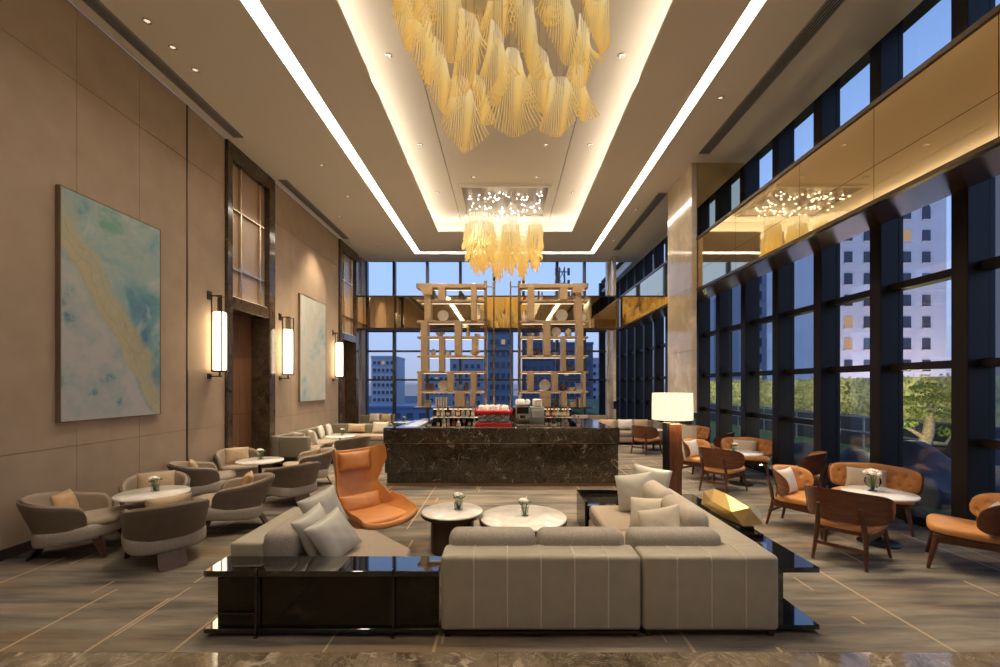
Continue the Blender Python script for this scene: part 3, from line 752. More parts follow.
def vase(x, y, z, label, kind=0, s=1.0):
    t = thing('flower_vase', label, 'vase', (x, y, z), RND.uniform(0, 3))
    if kind == 0:
        bm = BM(); box(bm, -.035*s, .035*s, -.035*s, .035*s, 0, .085*s, .005*s, 1); obj('glass_cube', bm, M['glass_clear'], t)
        g0 = .05*s
    else:
        bm = BM(); lathe(bm, [(.03*s, 0), (.045*s, .006*s), (.018*s, .03*s), (.07*s, .07*s), (.085*s, .12*s), (.075*s, .16*s)], 24, cap1=False); obj('glass_bowl', bm, M['glass_clear'], t)
        g0 = .12*s
    bm = BM()
    for k in range(9):
        a = k*.7; rr_ = .045*s*(.5+RND.random()*.8)
        p = Vector((rr_*math.cos(a), rr_*math.sin(a), g0+.07*s+.04*s*RND.random()))
        tube(bm, [(p.x*.2, p.y*.2, .01*s), (p.x*.5, p.y*.5, g0), p], .003*s, 5)
        n = Vector((math.cos(a+.5), math.sin(a+.5), .3)).normalized()*.035*s; q = Vector((0,0,1)).cross(n)*.4
        vs = [bm.verts.new(p), bm.verts.new(p+n*.5+q), bm.verts.new(p+n+Vector((0,0,.01*s))), bm.verts.new(p+n*.5-q)]; bm.faces.new(vs)
        ico(bm, p+n*.3, .016*s, 1, (1, 1, .6))
    obj('stem', bm, M['green'], t, 180)
    bm = BM()
    for k in range(6 if kind == 0 else 14):
        a = k*2.4; rr_ = (.035 if kind == 0 else .07)*s*math.sqrt((k+.5)/ (6 if kind == 0 else 14))
        c = Vector((rr_*math.cos(a) - (.015*s if kind == 0 else 0), rr_*math.sin(a), g0 + .09*s + (.04 if kind else .03)*s*(1-(k/14))))
        for q in range(5):
            b = q*2*PI/5; ico(bm, c + Vector((.014*s*math.cos(b), .014*s*math.sin(b), .004*s*(q % 2))), (.017 if kind == 0 else .026)*s, 1, (1, 1, .8))
    obj('blossom', bm, M['petal'], t, 180)
    if kind:
        bm = BM()
        for k in range(5):
            a = k*1.3+.4; ico(bm, (.06*s*math.cos(a), .06*s*math.sin(a), g0+.12*s), .024*s, 1)
        obj('peach_blossom', bm, M['petal_peach'], t, 180)
    return t
vase(-4.24, 5.33, .61, 'small white flower posy on the marble table nearest the big painting', 0, 1.0)
vase(-4.22, 7.6, .61, 'small white flower posy on the marble table before the first doorway', 0, 1.05)
vase(-4.15, 11.25, .61, 'tiny green posy on the table in front of the wall sofa', 0, 1.0)
vase(-4.2, 14.3, .61, 'tiny white posy on the table beyond the wall sofa', 0, 1.0)
vase(-3.55, 15.5, .61, 'tiny white posy on the small table against the far windows', 0, 1.0)
vase(4.47, 5.35, .61, 'round glass bowl of white and peach flowers on the window-side marble table', 1, 1.0)
vase(4.4, 8.45, .61, 'small posy in a glass on the table behind the gold sculpture', 0, 1.0)

# ------------------------------------------------------------------ walnut chairs (facing +X)
def make_walnut(w=1.0, settee=False):
    t = thing('walnut_settee' if settee else 'walnut_chair', '', 'settee' if settee else 'chair')
    hw = .30*w
    bm = BM(); rings = []
    for sc_, z in ((.90, .365), (.98, .37), (1.0, .395), (.99, .425), (.93, .445), (.6, .452)):
        pts = []
        for x, y in superell(.30, hw, 4, 44): pts.append(Vector((x*sc_+.03, y*sc_*(1+.10*(x/.3)), z + .05*x)))
        rings.append(pts)
    ring_loft(bm, rings); obj('seat', bm, M['tan_leather'], t, 60)
    bm = BM(); 
    prism(bm, [(-.27, -hw*.80), (.28, -hw*.96), (.28, hw*.96), (-.27, hw*.80)], .325, .365, .006, 1)
    obj('seat_frame', bm, M['chair_leg'], t)
    span = 78 if not settee else 62
    R = .40
    def bk(d0, d1, hs, tuft, shrink=0):
        def f(u, v, s):
            tt = (2*u-1)*(1-shrink)
            a = math.radians(180+span*tt)
            d = d0 if s == 0 else d1
            hh = hs*(1-abs(tt/(1-shrink))**(5 if not settee else 9))**(.42 if not settee else .36) * (1-.10*abs(tt)) if abs(tt/(1-shrink)) < 1 else .004
            hh = max(hh, .004)
            vv = 2*v-1
            z = .595 + .02*(1-abs(tt)) + hh*vv
            lean = (z-.45)*.22*(1-.3*abs(tt))
            if tuft and s == 1:
                k = max(0, (1-abs(tt/(1-shrink))**6)*(1-abs(vv)**4))**.5
                g = 0.0
                nn = 6*w
                for row, off in ((-.42, 0), (.32, .5)):
                    uu = (tt*.5+.5)*nn + off
                    fu = (uu-math.floor(uu)-.5)*(2*R*math.radians(span)*w/nn); fv = (vv-row)*hh
                    g += math.exp(-(fu*fu+fv*fv)/(.024**2))
                d = d0 + (d1-d0)*(.25+.75*k) - .034*min(1, g)*k
            y = (R+lean*.5-d)*math.sin(a)*w if True else 0
            x = .08 + (R-d)*math.cos(a)*(.92 if not settee else .75) - lean - (.0 if not settee else .06)
            return Vector((x, -y, z))
        return f
    bm = BM(); patch(bm, bk(0, .016, .178, False), 60, 10); obj('backrest', bm, M['chair_wood'], t, 60)
    bm = BM(); patch(bm, bk(.017, .062, .173, True, .012), 84 if not settee else 110, 18); obj('back_pad', bm, M['tan_leather'], t, 80)
    if True:
        # dark buttons sunk into the dimples come from the same leather
        pass
    for s in (-1, 1):
        bm = BM(); tube(bm, [(-.36, s*hw*.78, 0), (-.285, s*hw*.70, .33), (-.315, s*hw*.66, .48), (-.372, s*hw*.60, .63)], [.016, .026, .024, .015], 8); obj('leg', bm, M['chair_leg'], t, 60)
        bm = BM(); tube(bm, [(.32, s*hw*1.0, 0), (.25, s*hw*.86, .35)], [.016, .029], 8); obj('leg', bm, M['chair_leg'], t, 60)
        bm = BM(); bar(bm, (-.31, s*hw*.72, .30), (.26, s*hw*.88, .30), .022, .05, xdir=(0,1,0)); obj('side_rail', bm, M['chair_leg'], t, 0)
    bm = BM(); bar(bm, (-.335, -hw*.745, .19), (-.335, hw*.745, .19), .018, .035, xdir=(1,0,0)); obj('stretcher', bm, M['chair_leg'], t, 0)
    return t
wc = make_walnut()
WCH = [((3.80, 4.87), 39, 'walnut chair with its curved wooden back to us, at the flower bowl table'),
       ((3.97, 5.85), -55, 'walnut chair with tufted tan back and pale throw cushion, past the gold sculpture'),
       ((4.83, 4.57), 137, 'walnut chair with long tan seat, cut off by the edge beside the window'),
       ((3.92, 7.95), 39, 'walnut chair with its wooden back to us, directly behind the gold sculpture'),
       ((3.99, 8.92), -55, 'walnut chair with white throw cushion, just beside the floor lamp pillar'),
       ((5.06, 7.50), 137, 'dark backed walnut chair by the window, its tan pad just peeking over'),
       ((3.92, 12.25), 39, 'small looking walnut chair in front of the far pale sofa, beyond the bar end'),
       ((5.08, 10.5), 137, 'dark backed walnut chair by the window next to the stone column')]
for i, ((x, y), a, lab) in enumerate(WCH):
    c = wc if i == 0 else copy_tree(wc)
    c.location = (x, y, 0); c.rotation_euler = (0, 0, math.radians(a)); tag(c, lab, 'chair', 'walnut and tan leather chairs')
ws = make_walnut(1.42, True)
ws.location = (5.02, 6.02, 0); ws.rotation_euler = (0, 0, math.radians(-135)); tag(ws, 'tufted tan leather settee behind the flower bowl table, against the window', 'settee', 'tufted tan settees')
dup(ws, (5.02, 9.15, 0), math.radians(-125), 'tufted tan leather settee with beige cushion behind the second window-side table', 'tufted tan settees')
dup(ws, (5.02, 12.0, 0), math.radians(-135), 'tufted tan leather settee mostly hidden behind the stone column', 'tufted tan settees')
def on(loc, a, lx, ly):
    a = math.radians(a); return (loc[0]+lx*math.cos(a)-ly*math.sin(a), loc[1]+lx*math.sin(a)+ly*math.cos(a))
for loc, a, lx, ly, z, w, h, m, lab in (
      ((3.97, 5.85), -55, -.17, -.06, .60, .40, .34, 'white_pillow', 'pale throw cushion in the walnut chair past the gold sculpture'),
      ((3.99, 8.92), -55, -.17, -.06, .60, .40, .34, 'white_pillow', 'white throw cushion in the walnut chair beside the lamp pillar'),
      ((4.83, 4.57), 137, -.16, .12, .57, .40, .30, 'white_pillow', 'pale cushion in the walnut chair cut off by the edge'),
      ((5.02, 6.02), -135, -.17, -.08, .585, .46, .28, 'pale_pillow', 'beige oblong cushion on the settee behind the flower bowl'),
      ((5.02, 9.15), -125, -.17, -.05, .585, .46, .30, 'pale_pillow', 'beige cushion on the second window-side settee')):
    x, y = on(loc, a, lx, ly)
    pillow('cushion', M[m], w, h, .12, (x, y, z), None, lab, 'cushions on the walnut seats', face=(math.radians(a), .28, 0))

# ------------------------------------------------------------------ sectional sofa
def seam(bm, p, r=.006): tube(bm, p, r, 6)
def back_profile_channels(x0, x1, y0, y1, z0, z1, n, parent, name='back'):
    """upholstered back in vertical channels, rounded over the top"""
    bm = BM(); w = (x1-x0)/n
    box(bm, x0+.002, x1-.002, y0, y1, z0, z1, .035, 5)
    o = obj(name, bm, M['sofa_leather'], parent)
    bm = BM()
    for i in range(1, n):
        x = x0+i*w
        for dx in (-.010, .010): pass
        seam(bm, [(x, y0, z0+.03), (x, y0, z1-.038), (x, y0+.011, z1-.011), (x, y0+.038, z1), (x, y1-.035, z1)])
    obj('piping', bm, M['stitch'], parent)
def cushion_bar(bm, x0, x1, y0, y1, z0, z1, r=.06): box(bm, x0, x1, y0, y1, z0, z1, min(r, (z1-z0)/2.05, (y1-y0)/2.05, (x1-x0)/2.05), 5)
# straight module
s = thing('sofa_module', 'beige leather two-seat sofa module with channelled back turned to us', 'sofa', (-.4875, 3.30, 0))
W1 = 1.515
back_profile_channels(0, W1, 0, .27, .05, .615, 6, s, 'backrest')
bm = BM(); box(bm, .02, W1-.02, .0, 1.0, .035, .05); obj('plinth', bm, M['bronze_dark'], s)
bm = BM(); box(bm, .0, W1, .27, 1.02, .05, .24, .02, 2); obj('base', bm, M['sofa_leather'], s)
for k in range(2):
    bm = BM(); cushion_bar(bm, k*W1/2+.004, (k+1)*W1/2-.004, .27, 1.04, .24, .42, .05); obj('seat_cushion', bm, M['lining'], s)
    bm = BM(); cushion_bar(bm, k*.72+.03, (k+1)*.72+.02, .22, .44, .40, .715, .07); obj('back_cushion', bm, M['boucle'], s)
for x in (.05, W1-.05):
    for y in (.05, .95):
        bm = BM(); box(bm, x-.02, x+.02, y-.02, y+.02, 0, .035); obj('leg', bm, M['bronze_dark'], s, 0)
# corner module: back along the front plus back along the window side
s = thing('corner_sofa', 'beige leather corner sofa running back towards the floor lamp, channelled end to us', 'sofa', (1.035, 3.30, 0))
W2 = 1.03; D2 = 2.48
back_profile_channels(0, W2, 0, .27, .05, .615, 4, s, 'backrest')
bm = BM(); n = 8; w = (D2-.27)/n
box(bm, W2-.29, W2, .25, D2, .05, .6145, .022, 4)
obj('side_backrest', bm, M['sofa_leather'], s)
bm = BM(); box(bm, .02, W2-.02, .02, D2-.02, .035, .05); obj('plinth', bm, M['bronze_dark'], s)
bm = BM(); box(bm, 0, W2-.29, .27, 2.16, .05, .24, .02, 2); obj('base', bm, M['sofa_leather'], s)
bm = BM(); cushion_bar(bm, 0, W2-.30, .27, 1.2, .24, .42, .05); obj('seat_cushion', bm, M['lining'], s)
bm = BM(); cushion_bar(bm, 0, W2-.30, 1.205, 2.15, .24, .42, .05); obj('seat_cushion', bm, M['lining'], s)
bm = BM(); cushion_bar(bm, -.03, .72, .22, .44, .40, .715, .07); obj('back_cushion', bm, M['boucle'], s)
for y0, y1 in ((.52, 1.22), (1.24, 1.92)):
    bm = BM(); cushion_bar(bm, W2-.50, W2-.255, y0, y1, .41, .80, .11); obj('back_cushion', bm, M['boucle_light'], s)
for x in (.05, W2-.05):
    for y in (.05, 2.1):
        bm = BM(); box(bm, x-.02, x+.02, y-.02, y+.02, 0, .035); obj('leg', bm, M['bronze_dark'], s, 0)
# chaise on the painted-wall side
s = thing('chaise_sofa', 'pale beige chaise sofa with angled end, behind the black console', 'sofa', (-2.27, 3.62, 0))
bm = BM(); box(bm, 0, .27, 0, 1.10, .05, .60, .025, 4); obj('side_backrest', bm, M['sofa_leather'], s)
bm = BM(); prism(bm, [(.27, 0), (1.40, 0), (1.40, .36), (.95, .86), (.27, 1.06)], .05, .25, .02, 2); obj('base', bm, M['sofa_leather'], s)
bm = BM(); prism(bm, [(.275, .0), (1.42, .0), (1.42, .38), (.96, .88), (.275, 1.07)], .25, .42, .035, 4); obj('seat_cushion', bm, M['lining'], s)
bm = BM(); cushion_bar(bm, .24, .50, .02, .62, .40, .68, .08); obj('back_cushion', bm, M['boucle'], s)
for x, y in ((.05, .05), (1.3, .05), (.05, 1.0), (.85, .8)):
    bm = BM(); box(bm, x-.02, x+.02, y-.02, y+.02, 0, .05); obj('leg', bm, M['bronze_dark'], s, 0)
# loose pillows
G = M['grey_satin']
pillow('throw_pillow', G, .40, .40, .18, (-1.70, 3.96, .585), None, 'grey satin pillow leaning in the chaise, next to its grey woven cushion', 'grey satin pillows', 'pillow', face=(-.30, .42, .22))
pillow('throw_pillow', G, .40, .40, .18, (-1.50, 3.86, .575), None, 'creased grey satin pillow, outermost of the leaning pair on the chaise', 'grey satin pillows', 'pillow', face=(-.55, .55, .30))
pillow('throw_pillow', G, .40, .40, .16, (-1.88, 4.55, .60), None, 'grey satin pillow standing alone beside the orange wing chair', 'grey satin pillows', 'pillow', face=(-.85, .35, .30))
pillow('throw_pillow', G, .44, .44, .18, (1.52, 5.14, .645), None, 'big grey satin pillow before another at the lamp end of the corner sofa', 'grey satin pillows', 'pillow', face=(PI+1.0, .30, .22))
pillow('throw_pillow', G, .46, .46, .15, (1.78, 5.40, .665), None, 'grey satin pillow behind the big one at the lamp end of the corner sofa', 'grey satin pillows', 'pillow', face=(PI+1.1, .2, -.12))
pillow('throw_pillow', M['pale_pillow'], .36, .34, .16, (1.45, 4.50, .58), None, 'small pale linen pillow lying against the corner sofa back cushions', 'pale linen pillows', 'pillow', face=(PI+.9, .45, .12))
pillow('throw_pillow', M['pale_pillow'], .40, .36, .15, (1.42, 4.02, .60), None, 'pale linen pillow showing behind the grey woven back cushions', 'pale linen pillows', 'pillow', face=(PI+.8, .4, .35))

# glass-sided end table beyond the corner sofa seat
t = thing('end_table', 'low smoked glass box table closing the lamp end of the corner sofa seat', 'table', (1.0, 5.50, 0))
bm = BM(); box(bm, 0, .03, 0, .64, .02, .44, .003, 1); obj('side_panel', bm, M['smoked'], t, 0)
bm = BM(); box(bm, .03, 1.0, .61, .64, .02, .44, .003, 1); obj('back_panel', bm, M['smoked'], t, 0)
bm = BM(); box(bm, .03, .74, 0, .61, .36, .39); obj('shelf_top', bm, M['black_gloss'], t, 0)
bm = BM(); box(bm, 0, 1.0, 0, .64, 0, .02); obj('base', bm, M['black_gloss'], t, 0)

# black consoles
t = thing('console_table', 'long black lacquer console with smoked glass front, standing behind the chaise', 'console table', (-2.27, 3.31, 0))
Lc = 1.77
bm = BM(); box(bm, 0, Lc, 0, .29, .455, .50, .003, 1); obj('table_top', bm, M['black_gloss'], t, 0)
bm = BM(); box(bm, 0, Lc, 0, .29, .03, .065, .003, 1); obj('bottom_shelf', bm, M['black_gloss'], t, 0)
bm = BM(); box(bm, .09, Lc, .03, .05, .065, .455); obj('front_glass', bm, M['smoked'], t, 0)
bm = BM(); box(bm, .09, .38, .012, .03, .17, .178); obj('metal_rail', bm, M['bronze_dark'], t, 0)
for x in (.40, 1.43):
    bm = BM(); box(bm, x-.006, x+.006, -.012, -.001, 0, .52); box(bm, x-.014, x+.014, -.02, .008, 0, .01); obj('metal_rod', bm, M['bronze_dark'], t, 0)
bm = BM(); box(bm, .1, Lc-.1, .08, .25, 0, .03); obj('plinth', bm, M['black_metal'], t, 0)
t = thing('console_table', 'black lacquer C-shaped console along the window side of the corner sofa', 'console table', (2.075, 3.36, 0))
D3 = 2.28
bm = BM(); box(bm, 0, .33, 0, D3, .465, .505, .003, 1); obj('table_top', bm, M['black_gloss'], t, 0)
bm = BM(); box(bm, 0, .05, 0, D3, .065, .465); obj('side_panel', bm, M['black_gloss'], t, 0)
bm = BM(); box(bm, 0, .33, 0, D3, .03, .065, .003, 1); obj('bottom_shelf', bm, M['black_gloss'], t, 0)
bm = BM(); box(bm, .02, .2, .1, D3-.1, 0, .03); obj('plinth', bm, M['black_metal'], t, 0)

# gold faceted sculpture on black stepped base
t = thing('gold_sculpture', 'faceted gold sculpture on a black block, standing on the window-side console', 'sculpture', (2.245, 4.42, .505), 0)
t.scale = (.95, .82, 1.0)
bm = BM(); box(bm, -.11, .12, -.50, .34, 0, .035, .004, 1); box(bm, -.075, .09, -.38, .30, .035, .07, .004, 1); obj('base', bm, M['black_gloss'], t, 0)
bm = BM()
V = [(-.10,.42,.25),(.10,.40,.20),(-.15,.36,.12),(.02,.42,.09),
     (-.06,.22,.31),(.14,.16,.22),(-.16,.06,.22),(-.02,.02,.30),
     (.06,-.34,.24),(.20,-.26,.20),(-.10,-.30,.19),(.17,-.40,.10),(-.02,-.38,.075),(.18,-.18,.08),(-.10,-.06,.085)]
vs = [bm.verts.new(v) for v in V]; bmesh.ops.convex_hull(bm, input=vs)
for v in [v for v in bm.verts if not v.link_faces]: bm.verts.remove(v)
obj('faceted_body', bm, M['gold'], t, 0)

# ------------------------------------------------------------------ floor lamp
def shade_mat():
    m, nt, b = _nt('pleated_shade'); b.inputs['Base Color'].default_value = (.85,.76,.60,1); b.inputs['Roughness'].default_value = .8
    b.inputs['Emission Color'].default_value = (1,.84,.60,1); b.inputs['Emission Strength'].default_value = .62
    return m
M['shade'] = shade_mat()
t = thing('floor_lamp', 'floor lamp with pleated cream drum shade on a square walnut pillar behind the corner sofa', 'lamp', (2.30, 6.05, 0), 0)
bm = BM(); box(bm, -.07, .10, -.09, .09, .02, 1.37, .006, 1); obj('pillar', bm, wood('lamp_walnut', (.19,.075,.035), (.11,.042,.022), .18, (8, 8, .8)), t)
bm = BM(); box(bm, -.10, -.07, -.095, .095, .02, 1.385, .003, 1); obj('pillar_edge', bm, M['black_metal'], t)
bm = BM(); box(bm, -.13, .13, -.12, .12, 0, .02, .004, 1); obj('base', bm, M['black_metal'], t)
bm = BM(); tube(bm, [(0,0,1.37), (0,0,1.74)], .012); obj('stem', bm, M['trim_metal'], t)
bm = BM(); n = 112
prof = []
for z, rr_ in ((1.425, .262), (1.60, .262), (1.79, .258)):
    prof.append([Vector(((rr_-.005+.011*(k % 2))*math.cos(2*PI*k/n), (rr_-.005+.011*(k % 2))*math.sin(2*PI*k/n), z)) for k in range(n)])
ring_loft(bm, prof, False, False)
ring_loft(bm, [[Vector((.252*math.cos(2*PI*k/n), .252*math.sin(2*PI*k/n), z)) for k in range(n)] for z in (1.425, 1.79)], False, False)
obj('lamp_shade', bm, M['shade'], t, 0)
bm = BM(); lathe(bm, [(.255, 1.72), (.255, 1.725)], 48); obj('shade_disc', bm, M['shade'], t)

# ------------------------------------------------------------------ coffee tables
t = thing('coffee_table', 'smaller taller round marble coffee table on a curved bronze slab leg', 'coffee table', (-.61, 5.10, 0))
bm = BM(); lathe(bm, [(.345, .425), (.352, .43), (.352, .445), (.345, .45)], 64); obj('table_top', bm, M['white_marble'], t, 60)
bm = BM(); lathe(bm, [(.30, .395), (.355, .40), (.358, .432), (.345, .4345)], 64); obj('rim', bm, M['bronze_dark'], t, 60)
bm = BM()
def curv(u, v, s):
    a = math.radians(150 + 240*u); r_ = .25 if s == 0 else .225
    fl = 1 + .22*max(0, (v-.8)/.2)**2 * (1 if u < .3 else 0)
    return Vector((r_*math.cos(a)*fl, r_*math.sin(a)*fl, .0+.395*v))
patch(bm, curv, 40, 10); obj('curved_leg', bm, M['bronze_dark'], t, 60)
t = thing('coffee_table', 'larger lower round marble coffee table with dark rim in the middle of the sofas', 'coffee table', (.21, 5.10, 0))
bm = BM(); lathe(bm, [(.495, .355), (.502, .36), (.502, .375), (.495, .38)], 72); obj('table_top', bm, M['white_marble'], t, 60)
bm = BM(); lathe(bm, [(.44, .31), (.506, .315), (.51, .362), (.495, .3645)], 72); obj('rim', bm, M['bronze_dark'], t, 60)
bm = BM()
def curv2(u, v, s):
    a = math.radians(-60 + 250*u); r_ = .30 if s == 0 else .275
    return Vector((r_*math.cos(a), r_*math.sin(a), .31*v))
patch(bm, curv2, 40, 6); obj('curved_leg', bm, M['bronze_dark'], t, 60)
vase(-.54, 5.12, .45, 'white flowers in a glass cube on the smaller coffee table', 0, 1.1)
vase(.23, 5.12, .38, 'white and green flowers in a glass cube on the larger coffee table', 0, 1.1)

# ------------------------------------------------------------------ cognac wing chair (facing +X)
def make_wing():
    t = thing('wing_chair', 'high-backed orange leather wing chair with headrest, swivelled towards the coffee tables', 'armchair', (-1.60, 5.20, -.0), math.radians(-44))
    #        s     x     z    halfw  curl  (curl: how far the edges come forward / up)
    P = [(0.00, .50, .365, .42, .10), (.10, .38, .345, .44, .16), (.24, .14, .29, .45, .26), (.36, -.10, .26, .43, .30), (.45, -.26, .30, .41, .30),
         (.55, -.345, .52, .37, .22), (.66, -.39, .67, .325, .10), (.76, -.42, .80, .355, .19), (.86, -.45, .94, .395, .28), (.95, -.475, 1.055, .39, .28), (1.0, -.485, 1.09, .365, .22)]
    def lerp(v):
        for a, b in zip(P, P[1:]):
            if v <= b[0] + 1e-9:
                k = (v-a[0])/(b[0]-a[0]); k2 = k*k*(3-2*k)
                return [a[i] + (b[i]-a[i])*k for i in (1, 2)] + [a[i] + (b[i]-a[i])*k2 for i in (3, 4)]
        return list(P[-1][1:])
    def shell(d0, d1, us=1.0):
        def f(u, v, s):
            x, z, hw, cu = lerp(v); x2, z2, _, _ = lerp(min(1, v+.02)); x1, z1, _, _ = lerp(max(0, v-.02))
            tx, tz = x2-x1, z2-z1; l = math.hypot(tx, tz); tx, tz = tx/l, tz/l
            nx, nz = tz, -tx
            if nx < 0 and v > .5: pass
            nx, nz = (tz, -tx)
            # normal pointing to the sitter: up on the seat, forward on the back
            if nz < 0 and v < .4: nx, nz = -nx, -nz
            if v >= .4 and nx < 0: nx, nz = -nx, -nz
            uu = (2*u-1)*us; c = cu*abs(uu)**2.6
            d = d0 if s == 0 else d1
            wv = hw*uu*(1-.10*abs(uu)**4)
            return Vector((x + nx*(c+d), wv - math.copysign(d*abs(uu)**3*.8, uu) , z + nz*(c+d)))
        return f
    bm = BM(); patch(bm, shell(-.035, .028), 36, 48); obj('shell', bm, M['orange_leather'], t, 180, sub=1)
    bm = BM(); b2 = pillow_bm(.42, .23, .11); merge(bm, b2, Matrix.Translation((-.36, 0, .965)) @ Matrix.Rotation(PI/2-.12, 4, 'Y') @ Matrix.Rotation(PI/2, 4, 'Z')); obj('headrest', bm, M['orange_leather'], t, 180)
    bm = BM(); b2 = pillow_bm(.54, .22, .13); merge(bm, b2, Matrix.Translation((-.20, 0, .48)) @ Matrix.Rotation(PI/2-.45, 4, 'Y') @ Matrix.Rotation(PI/2, 4, 'Z')); obj('lumbar_cushion', bm, M['orange_leather'], t, 180)
    bm = BM(); prism(bm, [(-.24, -.29), (.38, -.33), (.45, 0), (.38, .33), (-.24, .29)], .33, .42, .03, 4); obj('seat_cushion', bm, M['orange_leather'], t)
    bm = BM(); tube(bm, [(0,0,.02), (0,0,.28)], .03, 12); obj('swivel_post', bm, M['black_metal'], t)
    bm = BM(); lathe(bm, [(.30, 0), (.30, .012), (.05, .03)], 32); obj('swivel_base', bm, M['black_metal'], t)
    return t
make_wing()

# ------------------------------------------------------------------ bar island
t = thing('bar_counter', 'long island bar counter clad in dark veined marble with thin gold lines', 'bar counter', (0, 8.2, 0))
DM = M['dark_marble']; X0, X1 = -2.27, 2.14
bm = BM(); box(bm, X0, X1, 0, .30, .815, 1.10, .006, 1); obj('upper_front', bm, DM, t)
bm = BM(); box(bm, X0+.02, X1-.02, .03, .30, .255, .80, .004, 1); box(bm, X0+1.42, X1-.02, .03, .30, .06, .2545, .004, 1); obj('lower_front', bm, DM, t)
bm = BM(); box(bm, X0+.05, X0+1.415, .075, .30, .06, .25, .004, 1); obj('recessed_plinth', bm, DM, t)
bm = BM(); box(bm, X0+.02, X1-.02, .04, .30, .801, .814); obj('gold_line', bm, M['gold'], t, 0)
bm = BM(); box(bm, X0+.05, X1-.05, .06, .30, 0, .055); obj('gold_plinth', bm, mat('copper_plinth', (.36,.20,.09), .35, .7), t, 0)
bm = BM(); box(bm, X0+.02, X1-.02, .30, 1.10, .96, 1.0, .004, 1); obj('work_top', bm, M['black_metal'], t)
bm = BM(); box(bm, X0, X0+.55, .302, 2.9, .06, 1.02, .004, 1); obj('return_counter', bm, DM, t)
bm = BM(); box(bm, X1-.55, X1, .302, 2.9, .06, 1.02, .004, 1); obj('return_counter', bm, DM, t)
bm = BM(); box(bm, X0+.22, X0+.50, .302, 2.9, 1.021, 1.06, .004, 1); obj('pale_top', bm, M['steel_pale'], t)
bm = BM(); box(bm, X1-.56, X1+.01, .302, 2.9, 1.021, 1.06, .004, 1); obj('dark_top', bm, DM, t)
t = thing('back_counter', 'dark marble back counter under the display shelves, with a lower ledge for bottles', 'counter', (0, 10.05, 0))
bm = BM(); box(bm, -1.70, 1.56, .30, .90, 0, 1.345, .005, 1); obj('body', bm, DM, t)
bm = BM(); box(bm, -2.17, 2.13, .28, .92, 1.346, 1.375, .004, 1); obj('counter_top', bm, DM, t)
bm = BM(); box(bm, -1.68, 1.54, -.05, .295, 0, .93, .005, 1); obj('ledge', bm, DM, t)
for a, b in ((-1.68, -.62), (.92, 1.54)):
    bm = BM(); box(bm, a, b, .0, .295, 1.145, 1.16, .002, 1); obj('bottle_shelf', bm, M['steel_pale'], t, 0)
    bm = BM(); box(bm, a, b, .27, .29, 1.33, 1.34); obj('led_strip', bm, M['led_shelf'], t, 0)

# red espresso machine
t = thing('espresso_machine', 'red and chrome espresso machine on the bar with white cups on top', 'coffee machine', (-.23, 8.95, 1.0))
bm = BM(); box(bm, -.36, .36, -.26, .26, .05, .16, .025, 3); obj('drip_base', bm, M['red'], t)
bm = BM(); box(bm, -.32, .32, -.05, .25, .16, .31, .02, 2); obj('body', bm, M['steel'], t)
bm = BM(); box(bm, -.36, .36, -.24, .26, .31, .40, .03, 3)
for s_ in (-1, 1): box(bm, s_*.36-.02, s_*.36+.02, -.2, .26, .31, .43, .015, 2)
obj('red_hood', bm, M['red'], t)
bm = BM(); box(bm, -.32, .32, -.262, -.2, .165, .172); box(bm, -.33, .33, -.24, -.06, .161, .168); obj('drip_grille', bm, M['steel'], t, 0)
for x in (-.18, .0, .18):
    bm = BM(); lathe(bm, [(.045, .26), (.045, .31)], 16, x, -.13); lathe(bm, [(.03, .22), (.038, .255)], 16, x, -.13); tube(bm, [(x, -.15, .245), (x, -.30, .225)], .013, 8); obj('group_head', bm, M['steel'], t)
for x in (-.29, .29):
    bm = BM(); tube(bm, [(x, -.2, .31), (x, -.26, .28), (x, -.27, .18)], .007, 8); obj('steam_wand', bm, M['steel'], t)
for x in (-.3, .3):
    for y in (-.2, .2):
        bm = BM(); lathe(bm, [(.02, 0), (.025, .05)], 10, x, y); obj('foot', bm, M['steel'], t)
bm = BM(); lathe(bm, [(.046, .0), (.050, .0), (.048, .045), (.040, .078), (.032, .086), (.030, .094)], 20); 
cup0 = obj('coffee_cup', bm, M['cup']); bmh = BM(); tube(bmh, [(.043, 0, .066), (.068, 0, .062), (.071, 0, .03), (.047, 0, .022)], .005, 6); obj('handle', bmh, M['cup'], cup0)
first = True
def place_cups(pts, label, group):
    global first
    for p in pts:
        c = cup0 if first else copy_tree(cup0)
        first = False
        c.location = p; c.rotation_euler = (0, 0, RND.uniform(0, 6)); tag(c, label, 'cup', group)
place_cups([(-.23-.26+.104*k, 8.80+.03*(k % 2), 1.401) for k in range(6)] + [(-.23-.2+.13*k, 8.92, 1.401) for k in range(4)] + [(-.23-.26+.12*k, 9.08, 1.401) for k in range(5)], 'upturned white coffee cup in the rows on top of the red espresso machine', 'white cups on the red espresso machine')
t = thing('coffee_machine', 'tall steel coffee machine on the bar beside the red espresso machine', 'coffee machine', (.50, 8.98, 1.0))
bm = BM(); box(bm, -.29, .29, -.24, .24, .03, .12, .015, 2); obj('base', bm, M['steel'], t)
bm = BM(); box(bm, -.29, .0, -.20, .24, .12, .52, .015, 2); obj('brew_tower', bm, M['steel'], t)
bm = BM(); box(bm, .0, .29, -.14, .24, .12, .46, .02, 2); obj('grey_housing', bm, mat('grey_green_housing', (.30,.32,.27), .3, .3), t)
bm = BM(); box(bm, -.26, -.03, -.215, -.198, .33, .46, .005, 1); box(bm, -.2, -.1, -.26, -.2, .24, .30, .008, 1); obj('front_panel', bm, M['black_metal'], t)
bm = BM(); box(bm, .04, .25, -.155, -.138, .24, .40, .005, 1); obj('screen', bm, M['vent'], t)
bm = BM(); box(bm, -.30, .30, -.24, -.06, .121, .128); obj('drip_tray', bm, M['black_metal'], t, 0)
